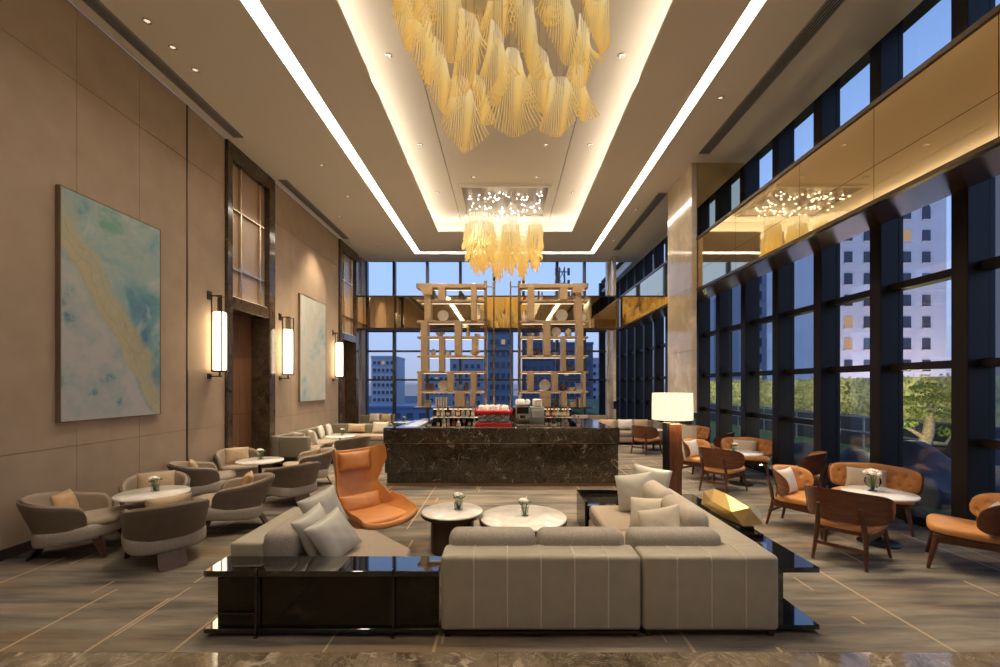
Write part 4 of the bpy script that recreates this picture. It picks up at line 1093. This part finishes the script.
bm = BM(); lathe(bm, [(.07, .461), (.10, .48), (.10, .60), (.08, .615)], 20, .16, .05); obj('bean_hopper', bm, M['ceramic'], t)
for x in (-.25, .25):
    for y in (-.18, .18):
        bm = BM(); lathe(bm, [(.018, 0), (.022, .03)], 10, x, y); obj('foot', bm, M['black_metal'], t)
place_cups([(.50-.24+.10*k, 8.95+.05*(k % 2), 1.521) for k in range(3)] + [(.5-.2, 9.1, 1.521)], 'upturned white coffee cup on top of the tall steel coffee machine', 'white cups on the steel coffee machine')

# bottles
def make_bottle(kind, m, lm=None):
    bm = BM()
    if kind == 'tall': pr = [(.0, 0), (.034, .0), (.037, .008), (.037, .15), (.030, .18), (.013, .205), (.012, .265), (.015, .267), (.015, .275)]
    elif kind == 'square': pr = [(.0, 0), (.042, 0), (.044, .006), (.044, .13), (.035, .15), (.014, .165), (.014, .20), (.018, .20), (.018, .225)]
    elif kind == 'cloche': pr = [(.0, 0), (.05, 0), (.05, .012), (.043, .014), (.045, .10), (.038, .135), (.018, .155), (.008, .16), (.014, .175), (.006, .19)]
    else: pr = [(.0, 0), (.038, 0), (.012, .012), (.007, .03), (.007, .09), (.028, .11), (.04, .14), (.036, .19)]
    lathe(bm, pr, 16, cap0=False)
    o = obj('bottle' if kind in ('tall', 'square') else ('glass_jar' if kind == 'cloche' else 'wine_glass'), bm, m)
    if kind in ('tall', 'square'):
        bm = BM(); r_ = .038 if kind == 'tall' else .0452
        lathe(bm, [(r_, .04), (r_, .11)], 16, cap0=False, cap1=False); obj('paper_label', bm, lm or M['btl_label'], o)
    return o
KN = {'btl_amber': 'amber', 'btl_green': 'dark green', 'btl_clear': 'clear', 'btl_dark': 'near black', 'red': 'red'}
def bottle_row(xs, y, z, specs, where):
    for i, x in enumerate(xs):
        kind, mk = specs[i % len(specs)]
        o = make_bottle(kind, M[mk], M['red_label'] if (i % 3 == 1 and kind == 'square') else None)
        o.location = (x, y + .02*math.sin(i*2.1), z); o.rotation_euler = (0, 0, i*.7)
        nm = 'bottle' if kind in ('tall', 'square') else ('lidded glass jar' if kind == 'cloche' else 'wine glass')
        tag(o, '%s %s %s %s, %s from the machines' % (KN[mk], 'stout' if kind == 'square' else ('slim' if kind == 'tall' else 'small'), nm, where, ordn[i]), 'bottle' if 'bottle' in nm else ('jar' if 'jar' in nm else 'glass'), where.replace('on ', 'bottles and glassware on '))
bottle_row([-.74-.115*k for k in range(8)], 10.17, 1.161, [('tall', 'btl_clear'), ('cloche', 'btl_clear'), ('cloche', 'btl_clear'), ('square', 'btl_amber'), ('cloche', 'btl_clear'), ('tall', 'btl_dark'), ('square', 'btl_clear'), ('tall', 'btl_clear')], 'on the upper bottle shelf, painting side')
bottle_row([-.70-.12*k for k in range(8)], 10.12, .931, [('square', 'btl_clear'), ('tall', 'btl_dark'), ('glass', 'btl_clear'), ('tall', 'btl_green'), ('square', 'btl_amber'), ('tall', 'btl_clear'), ('glass', 'btl_clear'), ('tall', 'btl_dark')], 'on the lower bottle ledge, painting side')
bottle_row([.98+.078*k for k in range(7)], 10.17, 1.161, [('square', 'btl_amber'), ('square', 'btl_dark'), ('tall', 'btl_amber'), ('square', 'btl_clear'), ('tall', 'btl_green'), ('square', 'btl_amber'), ('tall', 'btl_clear')], 'on the upper bottle shelf, window side')
bottle_row([.96+.092*k for k in range(6)], 10.12, .931, [('tall', 'btl_dark'), ('tall', 'btl_amber'), ('square', 'btl_clear'), ('tall', 'btl_green'), ('tall', 'btl_clear'), ('square', 'btl_dark')], 'on the lower bottle ledge, window side')
bottle_row([-.95, -1.25, -1.55], 9.0, 1.0, [('square', 'btl_clear'), ('tall', 'btl_clear'), ('square', 'btl_dark')], 'on the bar work top, painting side')
bottle_row([1.0, 1.25, 1.5], 9.0, 1.0, [('tall', 'btl_dark'), ('glass', 'btl_clear'), ('tall', 'btl_amber')], 'on the bar work top, window side')

# ------------------------------------------------------------------ display shelf towers
YS = 10.60; KS = YS/F
def zx(base, v): return (base + v/3.706 - VX)*KS
def zz(v): return H + (VY - (260 + v/3.706))*KS
def tower(base, label, x0, x1, panels, flare, posts, inner):
    t = thing('display_shelf', label, 'display shelf', (0, YS, 0))
    for v in (93, 152, 228, 285, 355, 413, 485):
        bm = BM(); h = .10 if v == 93 else .045
        box(bm, zx(base, x0+(3 if v != 93 else 0)), zx(base, x1), -.16, .16, zz(v)-h, zz(v), .004, 1); obj('shelf_board', bm, M['shelf_wood'], t, 0)
        if v != 485 and v != 93:
            pass
        bm = BM(); box(bm, zx(base, x0+12), zx(base, x1-6), .10, .12, zz(v)-h-.008, zz(v)-h-.001); obj('led_strip', bm, M['led_shelf'], t, 0)
    for a, b, c, d in panels:
        bm = BM(); box(bm, zx(base, a), zx(base, b), -.172, .15, zz(d), zz(c), .003, 1); obj('upright_panel', bm, M['shelf_wood'], t, 0)
    a, b, c, d = flare; s = 1 if a < b else -1
    bm = BM(); xa, xb = zx(base, a), zx(base, b); xm = xa + (xb-xa)*.45
    b2 = bmesh.new(); ring_loft(b2, [[Vector((x, y, z)) for x, z in ((xa, zz(c)), (xb, zz(c)), (xb, zz(d)), (xm, zz(d)))] for y in (-.20, .18)]); merge(bm, b2)
    obj('flared_cap', bm, M['shelf_wood'], t, 0)
    for a, b in posts:
        bm = BM(); box(bm, zx(base, a), zx(base, b), -.03, .03, 1.376, zz(78)); obj('metal_post', bm, M['trim_metal'], t, 0)
    for v in (98, 480):
        bm = BM(); box(bm, zx(base, min(posts[0]+posts[1])), zx(base, max(posts[0]+posts[1])), -.012, .012, zz(v)-.02, zz(v)); obj('cross_bar', bm, M['trim_metal'], t, 0)
    return t
tower(400, 'open display shelf tower above the bar on the painting side', 65, 316,
      [(145,170,103,152),(265,284,103,228),(95,117,135,228),(205,229,228,355),(82,106,228,413),(148,166,285,413),(268,290,285,345),(178,201,413,485),(264,285,413,485),(205,241,485,542),(70,85,413,542),(262,280,485,542)],
      (65,125,93,135), [(312,323),(345,351)], 1)
tower(490, 'open display shelf tower above the bar on the window side', 108, 360,
      [(140,163,103,228),(256,284,103,152),(313,336,128,228),(197,222,228,355),(262,278,285,413),(138,158,285,355),(138,161,413,485),(228,249,413,485),(185,223,485,542),(260,282,485,542),(318,341,228,413),(340,350,413,542)],
      (360,303,93,128), [(103,114),(73,79)], 1)
def deco(kind, base, vx, floor_v, m, label, s=1.0):
    zf = zz(floor_v) + .001
    bm = BM(); cat = kind
    if kind == 'plate':
        r_ = .135*s
        b2 = bmesh.new(); lathe(b2, [(.0, 0), (r_*.6, .0), (r_, .02), (r_, .028), (r_*.6, .012), (0, .012)], 28, cap0=False, cap1=False)
        merge(bm, b2, Matrix.Translation((0, .03, r_)) @ Matrix.Rotation(PI/2-.12, 4, 'X')); name = 'display_plate'; cat = 'plate'
    elif kind == 'vase':
        lathe(bm, [(.0, 0), (.045*s, 0), (.07*s, .07*s), (.065*s, .14*s), (.03*s, .2*s), (.028*s, .24*s), (.036*s, .26*s)], 20, cap0=False); name = 'display_vase'; cat = 'vase'
    elif kind == 'jar':
        lathe(bm, [(.0, 0), (.06*s, 0), (.08*s, .05*s), (.08*s, .13*s), (.05*s, .17*s), (.05*s, .175*s), (.02*s, .19*s), (.018*s, .21*s)], 20, cap0=False); name = 'display_jar'; cat = 'jar'
    elif kind == 'bowl':
        lathe(bm, [(.0, .0), (.04*s, 0), (.10*s, .05*s), (.13*s, .11*s), (.12*s, .11*s), (.09*s, .055*s), (.0, .02*s)], 24, cap0=False, cap1=False); name = 'display_bowl'; cat = 'bowl'
    elif kind == 'book':
        box(bm, -.02*s, .02*s, -.09, .09, 0, .25*s, .003, 1); name = 'display_book'
    elif kind == 'box':
        box(bm, -.09*s, .09*s, -.07, .07, 0, .15*s, .006, 1); box(bm, -.095*s, .095*s, -.075, .075, .15*s, .18*s, .006, 1); name = 'display_box'
    o = obj(name, bm, m); o.location = (zx(base, vx), YS-.02, zf); tag(o, label, cat); return o
C, CD, CB = M['ceramic'], M['ceramic_dark'], M['ceramic_blue']
PSIDE, WSIDE = 'in the painting-side tower', 'in the window-side tower'
SHF = {152: 'topmost', 228: 'second', 285: 'third', 355: 'fourth', 413: 'fifth', 485: 'sixth', 545: 'bottom'}
for kind, base, vx, fv, m, s, cn, ex in (
    ('vase',400,128,152,CB,.9,'grey blue',''),('jar',400,228,152,CD,1,'brown',''),('plate',400,160,228,C,1,'round cream',''),('vase',400,85,285,C,1,'cream',''),('bowl',400,150,285,C,.9,'cream',''),
    ('vase',400,252,285,C,.8,'small cream',''),('bowl',400,287,285,C,.6,'small cream',''),('jar',400,124,355,C,.8,'cream',''),('box',400,180,355,CB,.7,'grey blue',''),('bowl',400,278,355,C,1,'cream',''),
    ('plate',400,160,485,C,.95,'round cream',''),('box',400,112,485,CD,1,'brown',''),('jar',400,225,485,CB,.8,'grey blue',''),('vase',400,245,485,CD,.8,'brown',''),
    ('box',400,102,545,M['tan_pillow'],.9,'tan',''),('vase',400,250,545,C,.7,'cream',''),
    ('book',490,180,152,CD,.9,'brown',''),('book',490,192,152,CB,.8,'grey blue',''),('jar',490,128,152,M['red'],.5,'little red',''),('plate',490,265,228,C,1.1,'round cream',''),('vase',490,128,228,C,1,'cream',''),('vase',490,345,228,C,.9,'slim cream',''),
    ('bowl',490,150,285,C,.7,'cream',''),('plate',490,245,285,C,.85,'cream',''),('jar',490,290,285,C,1,'cream',''),('jar',490,178,355,CD,.8,'brown',''),('bowl',490,240,355,CB,.7,'grey blue',''),('box',490,296,413,CD,.8,'brown',''),
    ('plate',490,203,485,C,1,'round cream',''),('jar',490,270,485,CD,.9,'brown',''),('bowl',490,300,485,C,.8,'cream',''),('box',490,330,485,CB,1,'grey blue',''),('vase',490,240,545,CD,.8,'brown',''),('box',490,305,545,M['tan_pillow'],.9,'tan','')):
    deco(kind, base, vx, fv, m, '%s %s on the %s shelf %s' % (cn, kind, SHF[fv], PSIDE if base == 400 else WSIDE), s)
for i in range(5): 
    o = deco('book', 400, 136+i*9.5, 545, (M['ceramic'], M['white_pillow'])[i % 2], '%s pale book on the bottom shelf %s, counted from the painted wall' % (ordn[i], PSIDE), .95); o['group'] = 'pale books on the bottom shelf'
for i in range(3):
    o = deco('book', 490, 322+i*7, 545, (CD, M['white_pillow'], M['tan_pillow'])[i], '%s book on the bottom shelf %s, counted from the bar centre' % (ordn[i], WSIDE), .9); o['group'] = 'books on the bottom shelf by the windows'

# ------------------------------------------------------------------ lounge sofas further back
def lounge(label, loc, rz, L, D=.85, bh=.70, arm=(True, False), m='sofa_leather', nseat=2):
    """runs along +X from its base corner, sitter faces -Y"""
    t = thing('lounge_sofa', label, 'sofa', loc, rz)
    mm = M[m]
    bm = BM(); box(bm, 0, L, D-.18, D, .08, bh, .035, 3); obj('backrest', bm, mm, t)
    bm = BM(); box(bm, 0, L, .02, D-.18, .08, .26, .02, 2); obj('base', bm, mm, t)
    a0 = .18 if arm[0] else 0; a1 = L-.18 if arm[1] else L
    for k, on_ in enumerate(arm):
        if on_:
            bm = BM(); box(bm, 0 if k == 0 else L-.18, .18 if k == 0 else L, 0, D-.18, .08, bh-.02, .035, 3); obj('armrest', bm, mm, t)
    for k in range(nseat):
        w = (a1-a0)/nseat
        bm = BM(); box(bm, a0+k*w+.004, a0+(k+1)*w-.004, 0, D-.19, .26, .42, .05, 4); obj('seat_cushion', bm, M['lining'], t)
    for x in (.06, L-.06):
        for y in (.08, D-.08):
            bm = BM(); bar(bm, (x, y, 0), (x, y, .08), .035, .035); obj('leg', bm, M['espresso'], t, 0)
    return t
olive = mat('olive_fabric', (.20,.18,.13), .8, noise=.08, nscale=40); M['olive'] = olive
# along the painted wall (faces +X): rotate +90 deg => local +X -> world +Y, sitter -Y -> +X
lounge('olive grey wall sofa whose tall end panel faces us, past the first doorway', (-4.55, 10.15, 0), PI/2, 2.75, .86, .72, (True, False), 'olive', 3)
lounge('olive grey sofa turned to us at the end of the wall sofa', (-5.36, 12.95, 0), 0, 1.85, .8, .70, (False, False), 'olive', 2)
lounge('olive grey sofa in the far corner by the windows', (-5.3, 15.75, 0), 0, 1.25, .55, .80, (False, False), 'olive', 1)
for (x, y, z, w, h, m, a, lab) in ((-4.95, 10.62, .60, .44, .34, 'pale_pillow', 60, 'pale pillow nearest the end panel of the wall sofa'), (-4.80, 11.0, .60, .44, .36, 'white_pillow', 40, 'white pillow leaning next to the pale one on the wall sofa'),
      (-4.55, 13.50, .58, .55, .26, 'tan_pillow', -90, 'tan oblong pillow on the sofa turned to us beyond the wall sofa'), (-3.82, 13.50, .60, .50, .36, 'pale_pillow', -90, 'pale khaki pillow at the open end of the sofa turned to us'),
      (-5.1, 12.2, .60, .42, .36, 'white_pillow', 10, 'white pillow half way along the wall sofa'), (-5.1, 12.75, .60, .42, .36, 'white_pillow', 10, 'white pillow at the far end of the wall sofa'),
      (-4.75, 16.05, .70, .40, .34, 'pale_pillow', -90, 'pale pillow on the corner sofa by the far windows'), (-4.35, 16.05, .70, .40, .34, 'tan_pillow', -90, 'tan pillow on the corner sofa by the far windows')):
    pillow('cushion', M[m], w, h, .14, (x, y, z), None, lab, 'cushions on the far lounge sofas', face=(math.radians(a), .3, 0))
lounge('pale grey lounge sofa behind the floor lamp, seen past the bar end', (2.95, 13.9, 0), 0, 2.1, .85, .72, (True, True), 'lining', 2)
lounge('pale grey sofa against the far windows on the window side', (2.5, 16.2, 0), 0, 1.45, .8, .74, (False, False), 'lining', 2)
for (x, y, z, w, h, m, a, lab) in ((3.35, 14.42, .62, .5, .32, 'tan_pillow', -90, 'tan cushion on the pale sofa past the bar end'), (3.95, 14.42, .62, .5, .32, 'white_pillow', -90, 'white cushion in the middle of the pale sofa past the bar end'), (4.45, 14.42, .62, .48, .32, 'tan_pillow', -90, 'tan cushion on the pale sofa nearest the windows'),
      (2.9, 16.7, .62, .5, .32, 'tan_pillow', -90, 'tan cushion on the far sofa below the window wall')):
    pillow('cushion', M[m], w, h, .14, (x, y, z), None, lab, 'cushions on the pale sofas', face=(math.radians(a), .3, 0))

# ------------------------------------------------------------------ outside
bm = BM(); box(bm, 6.05, 40, -10, 60, -.4, -.02); struct('lawn', bm, mat('lawn_grass', (.05,.11,.035), .9, noise=.4, nscale=8))
bm = BM(); box(bm, -300, 300, 19, 600, -14, -13); struct('ground_outside', bm, mat('city_ground', (.10,.12,.16), .9, noise=.4, nscale=.05))
bm = BM(); box(bm, 6.05, 40, 59, 60.5, -14, -.4); struct('wall_outside', bm, M['mullion_back'])
rock_m = mat('blue_grey_rock', (.085,.09,.105), .85, noise=.35, nscale=3, bump=.5, bscale=6)
def rock(x, y, r, sx, sy, sz, label, seed):
    q = random.Random(seed); bm = BM(); ico(bm, (0,0,0), r, 3, (sx, sy, sz))
    for v in bm.verts:
        p = v.co; k = 1 + .16*math.sin(3.1*p.x/r+seed)*math.sin(2.7*p.y/r+1.3*seed) + .10*math.sin(6*p.z/r+4*p.x/r+seed) + q.uniform(-.03, .03)
        v.co = p*k
        if v.co.z < -.05*r: v.co.z = -.05*r
    o = obj('garden_boulder', bm, rock_m, None, 45); o.location = (x, y, .03*r-.02); tag(o, label, 'boulder', 'garden boulders')
rock(7.0, 7.45, .62, 1.0, 1.2, 1.35, 'tall blue grey boulder outside, just behind the tan settee', 1)
rock(7.1, 8.95, .50, 1.1, 1.2, 1.1, 'rounded boulder outside beneath the pine tree foot', 2)
rock(8.6, 7.7, .5, 1.3, 1.0, .9, 'broad boulder outside under the leaning pine trunk', 3)
rock(7.4, 10.9, .5, 1.2, 1.1, .9, 'low boulder outside the second window-side group', 4)
rock(6.9, 6.1, .40, 1.0, 1.2, .8, 'low reddish lit boulder outside right at the glass', 5)
# leaning pine
t = thing('pine_tree', 'leaning garden pine with pale trunk and clipped leaf clouds outside the window', 'tree', (8.65, 9.1, -.02))
bark = mat('pale_bark', (.36,.29,.20), .9, noise=.35, nscale=14, bump=.6, bscale=20); needle = mat('pine_needles', (.16,.23,.05), .7, noise=.5, nscale=20)
bm = BM(); tube(bm, [(-.35, 0, 0), (-.20, 0, .5), (.0, 0, 1.0), (.22, .05, 1.45), (.30, .1, 1.9), (.22, .05, 2.35)], [.23, .21, .18, .15, .12, .05], 10)
tube(bm, [(.1, 0, 1.2), (-.3, .1, 1.5), (-.6, .1, 1.6)], [.07, .05, .02], 8); tube(bm, [(.25, 0, 1.1), (.7, 0, 1.05), (1.0, .1, 1.35)], [.07, .05, .02], 8)
obj('trunk', bm, bark, t)
q = random.Random(4)
for cx, cy, cz, sx, sz in ((-.62, .1, 1.68, .48, .18), (.95, .1, 1.42, .55, .2), (.25, .05, 2.05, .6, .2), (-.15, .2, 2.40, .5, .18), (.55, .0, 2.5, .5, .18), (.2, .1, 2.8, .42, .2), (1.1, .2, 1.95, .4, .15)):
    bm = BM()
    for k in range(230):
        a, r_ = q.uniform(0, 2*PI), math.sqrt(q.random()); z = q.uniform(-1, 1)*math.sqrt(max(0, 1-r_*r_))
        p = Vector((cx+sx*r_*math.cos(a), cy+sx*.8*r_*math.sin(a), cz+sz*z))
        d = Vector((q.uniform(-1,1), q.uniform(-1,1), q.uniform(.0,1))).normalized()*.085; e = d.cross(Vector((q.uniform(-1,1), q.uniform(-1,1), .3))).normalized()*.03
        bm.faces.new([bm.verts.new(p-d*.3), bm.verts.new(p+d*.3+e), bm.verts.new(p+d), bm.verts.new(p+d*.3-e)])
    obj('leaf_cloud', bm, needle, t, 0)
t.scale = (.66, .66, .66)
# hedge screen along the terrace edge
bm = BM(); q = random.Random(9)
hm = mat('hedge_leaves', (.55,.54,.24), .7, noise=.35, nscale=6)
box(bm, .15, .45, 0, 16, 0, 2.15)
for k in range(5200):
    y = q.uniform(0, 16); z = q.uniform(.05, 2.2); p = Vector((q.uniform(.02, .16), y, z))
    d = Vector((-q.random(), q.uniform(-1,1), q.uniform(-1,1))).normalized()*.09; e = Vector((q.uniform(-1,1), q.uniform(-1,1), q.uniform(-1,1))).cross(d).normalized()*.05
    bm.faces.new([bm.verts.new(p-d*.5), bm.verts.new(p+e), bm.verts.new(p+d*.5), bm.verts.new(p-e)])
o = obj('garden_hedge', bm, hm, None, 0); o.location = (11.5, 10.5, -.02); tag(o, 'long lit yellow green hedge outside along the terrace edge', 'hedge')
bm = BM(); box(bm, 11.1, 11.5, 10, 27, -.05, .92, .01, 1); o = struct('wall_garden', bm, mat('dark_garden_wall', (.05,.055,.075), .7))
t = thing('garden_railing', 'low pale metal railing in front of the lit hedge outside', 'railing', (10.6, 11, -.02))
bm = BM()
for z in (.5, .95): box(bm, -.02, .02, 0, 14, z, z+.05)
obj('rail', bm, M['steel_pale'], t, 0)
for k in range(15):
    bm = BM(); box(bm, -.02, .02, k-.02+.0, k+.02, 0, .95); obj('post', bm, M['steel_pale'], t, 0)

# city buildings
win_dark = mat('dark_window', (.05,.06,.10), .2); win_lit = emis('lit_window', (1,.55,.26), .28, (.3,.2,.1))
def building(label, x0, x1, y, depth, z0, z1, m, cols, rows, ww, wh, ztop, zstep, lit=0.0, arch=False, roof=0, xpad=.1, seed=1):
    t = thing('city_building', label, 'building', ((x0+x1)/2, y, z0)); hw = (x1-x0)/2
    bm = BM(); box(bm, -hw, hw, 0, depth, 0, z1-z0); obj('walls', bm, m, t, 0)
    bm = BM(); box(bm, -hw*1.02, hw*1.02, -.3, depth+.3, z1-z0, z1-z0+.012*(z1-z0)+.3)
    if roof: box(bm, -hw*.5, hw*.2, depth*.2, depth*.6, z1-z0+.3, z1-z0+roof)
    obj('roof', bm, m, t, 0)
    qq = random.Random(seed); base = {}
    for c in range(cols):
        for r in range(rows):
            x = -hw + 2*hw*(xpad + (1-2*xpad)*(c+.5)/cols); z = ztop - z0 - r*zstep
            if z - wh < 0: continue
            ar = arch and r == 0; L = qq.random() < lit
            if (ar, L) not in base:
                bm = BM(); pts = [(-ww/2, -wh/2), (ww/2, -wh/2), (ww/2, wh/2)]
                if ar: pts += [(ww/2*math.cos(a), wh/2+ww/2*math.sin(a)) for a in (PI*.2, PI*.4, PI*.6, PI*.8)]
                pts += [(-ww/2, wh/2)]
                b2 = bmesh.new(); ring_loft(b2, [[Vector((px, yy, pz)) for px, pz in pts] for yy in (-.12, .05)]); merge(bm, b2)
                w = obj('window', bm, win_lit if L else win_dark, t, 0); base[(ar, L)] = w
                bm = BM(); box(bm, -ww*.62, ww*.62, -.35, .05, -wh/2-wh*.10, -wh/2-.01); obj('window_sill', bm, m, w, 0)
            else:
                w = copy_tree(base[(ar, L)], t)
            w.location = (x, 0, z)
    return t
pale = mat('pale_render', (.84,.82,.85), .8, noise=.06, nscale=.4); greyb = mat('grey_render', (.34,.36,.42), .8); teal = mat('teal_glazing', (.10,.17,.24), .3); navy = mat('navy_facade', (.10,.12,.20), .5); white = mat('white_block', (.50,.52,.58), .8)
building('big pale corner building with paired dark windows seen behind the garden pine', 44.0, 60.2, 60, 14, -14, 29.5, pale, 5, 8, 1.05, 1.55, 25.2, 2.95, .07, True, 0, .09, 3)
building('grey apartment tower with stepped roof beyond the hedge', 46.5, 54.5, 84, 12, -14, 26, greyb, 3, 9, 1.2, 1.6, 22, 3.0, .05, False, 4, .1, 5)
building('slim grey blue tower standing further along the street', 47.5, 55, 100, 12, -14, 21, white, 3, 8, 1.3, 1.6, 18, 3.0, .06, False, 3, .1, 6)
building('warm lit building at the very edge of the window wall', 47, 58, 40, 3, -14, 22, mat('warm_render', (.55,.42,.34), .8), 5, 7, 1.4, 1.7, 18, 3.0, .6, False, 0, .08, 7)
building('white tower block with stacked balconies at the painted-wall end of the skyline', -38, -31.2, 125, 12, -14, 9.6, white, 5, 8, .75, .9, 8.2, 2.1, .05, False, 0, .05, 8)
building('hazy low block between the white tower and the bar', -28, -17, 150, 12, -14, 5.5, greyb, 6, 5, .9, 1.0, 4, 2.4, .08, False, 0, .05, 9)
building('blue roofed low hall below the white tower', -30, -14, 85, 10, -14, -2.6, mat('blue_roof', (.12,.19,.33), .5), 6, 2, 1.2, 1.0, -4, 2.4, .1, False, 0, .05, 10)
building('teal glass tower standing behind the middle of the bar', -3.6, 1.7, 90, 8, -14, 14.6, teal, 4, 10, .75, 1.0, 13, 2.3, .02, False, 2, .05, 11)
building('navy tower block seen through the window-side shelves', 4.0, 10.5, 96, 8, -14, 15, navy, 4, 9, .9, 1.1, 13, 2.5, .08, False, 0, .05, 12)
building('wide navy block with lit rows behind the window-side shelves', 11.5, 22, 110, 8, -14, 12, navy, 7, 7, .9, 1.1, 10, 2.6, .10, False, 0, .05, 13)
building('grey blue block behind the painting-side shelves', -15, -6, 120, 8, -14, 9, greyb, 5, 6, .9, 1.1, 7, 2.5, .08, False, 0, .05, 14)
building('pale far block at the window end of the skyline', 24, 33, 140, 8, -14, 10, white, 5, 6, .9, 1.1, 8, 2.5, .06, False, 0, .05, 15)
t = thing('radio_mast', 'lattice radio mast rising above the skyline behind the window-side shelf tower', 'mast', (19.4, 150, -13))
bm = BM()
for sx, sy in ((-1,-1),(1,-1),(1,1),(-1,1)): tube(bm, [(sx*2.2, sy*2.2, 0), (sx*.8, sy*.8, 55)], .16, 5)
for k in range(14):
    z = k*3.9; w0 = 2.2-1.4*z/55; w1 = 2.2-1.4*(z+3.9)/55
    for s_ in (-1, 1): tube(bm, [(-s_*w0, -w0, z), (s_*w1, -w1, z+3.9)], .10, 4)
obj('lattice', bm, M['mullion_back'], t, 0)
for z in (44, 48, 52):
    bm = BM()
    for s_ in (-1, 1): box(bm, s_*2.1-.4, s_*2.1+.4, -1.5, -.9, z, z+2.4); 
    box(bm, -2.1, 2.1, -1.3, -1.1, z+1, z+1.3); obj('antenna', bm, M['mullion_back'], t, 0)

# ------------------------------------------------------------------ light
for x, y, z, e, size in SPOTS:
    l = bpy.data.lights.new('downlight_beam', 'SPOT'); l.energy = e*2.2; l.color = (1, .80, .56); l.spot_size = math.radians(size); l.spot_blend = .7; l.shadow_soft_size = .04
    o = bpy.data.objects.new('downlight_beam', l); o.location = (x, y, z); col.objects.link(o)
def point(x, y, z, e, c, r=.1):
    l = bpy.data.lights.new('lamp_light', 'POINT'); l.energy = e; l.color = c; l.shadow_soft_size = r
    o = bpy.data.objects.new('lamp_light', l); o.location = (x, y, z); col.objects.link(o)
point(2.30, 6.05, 1.60, 25, (1, .78, .5), .06)
# floodlights on the pale building across the street
point(47, 50, -4, 2400, (1, .82, .86), .5); point(58, 50, -4, 2400, (1, .80, .78), .5)
# garden uplights
point(7.75, 8.35, 1.05, 60, (1, .82, .42), .08)
for y in (12.5, 15.5, 18.5, 21.5, 24.5): point(10.7, y, 1.7, 26, (1, .92, .5), .08)

w = bpy.data.worlds.new('dusk'); sc.world = w; w.use_nodes = True; nt = w.node_tree
bg = nt.nodes['Background']; tc = N(nt, 'ShaderNodeTexCoord'); sx = N(nt, 'ShaderNodeSeparateXYZ'); nt.links.new(tc.outputs['Generated'], sx.inputs[0])
r = ramp(nt, [(0.0, (.16,.19,.28)), (.01, (.36,.39,.52)), (.10, (.36,.47,.72)), (.28, (.32,.49,.84)), (.7, (.12,.24,.55))])
nt.links.new(sx.outputs[2], r.inputs[0]); nt.links.new(r.outputs[0], bg.inputs[0]); bg.inputs[1].default_value = 1.0

sc.view_settings.view_transform = 'Standard'; sc.view_settings.look = 'None'; sc.view_settings.gamma = 1; sc.view_settings.use_curve_mapping = False
sc.view_settings.exposure = 0.42
sc.cycles.use_denoising = True
sc.cycles.max_bounces = 8; sc.cycles.transparent_max_bounces = 16; sc.cycles.sample_clamp_indirect = 6
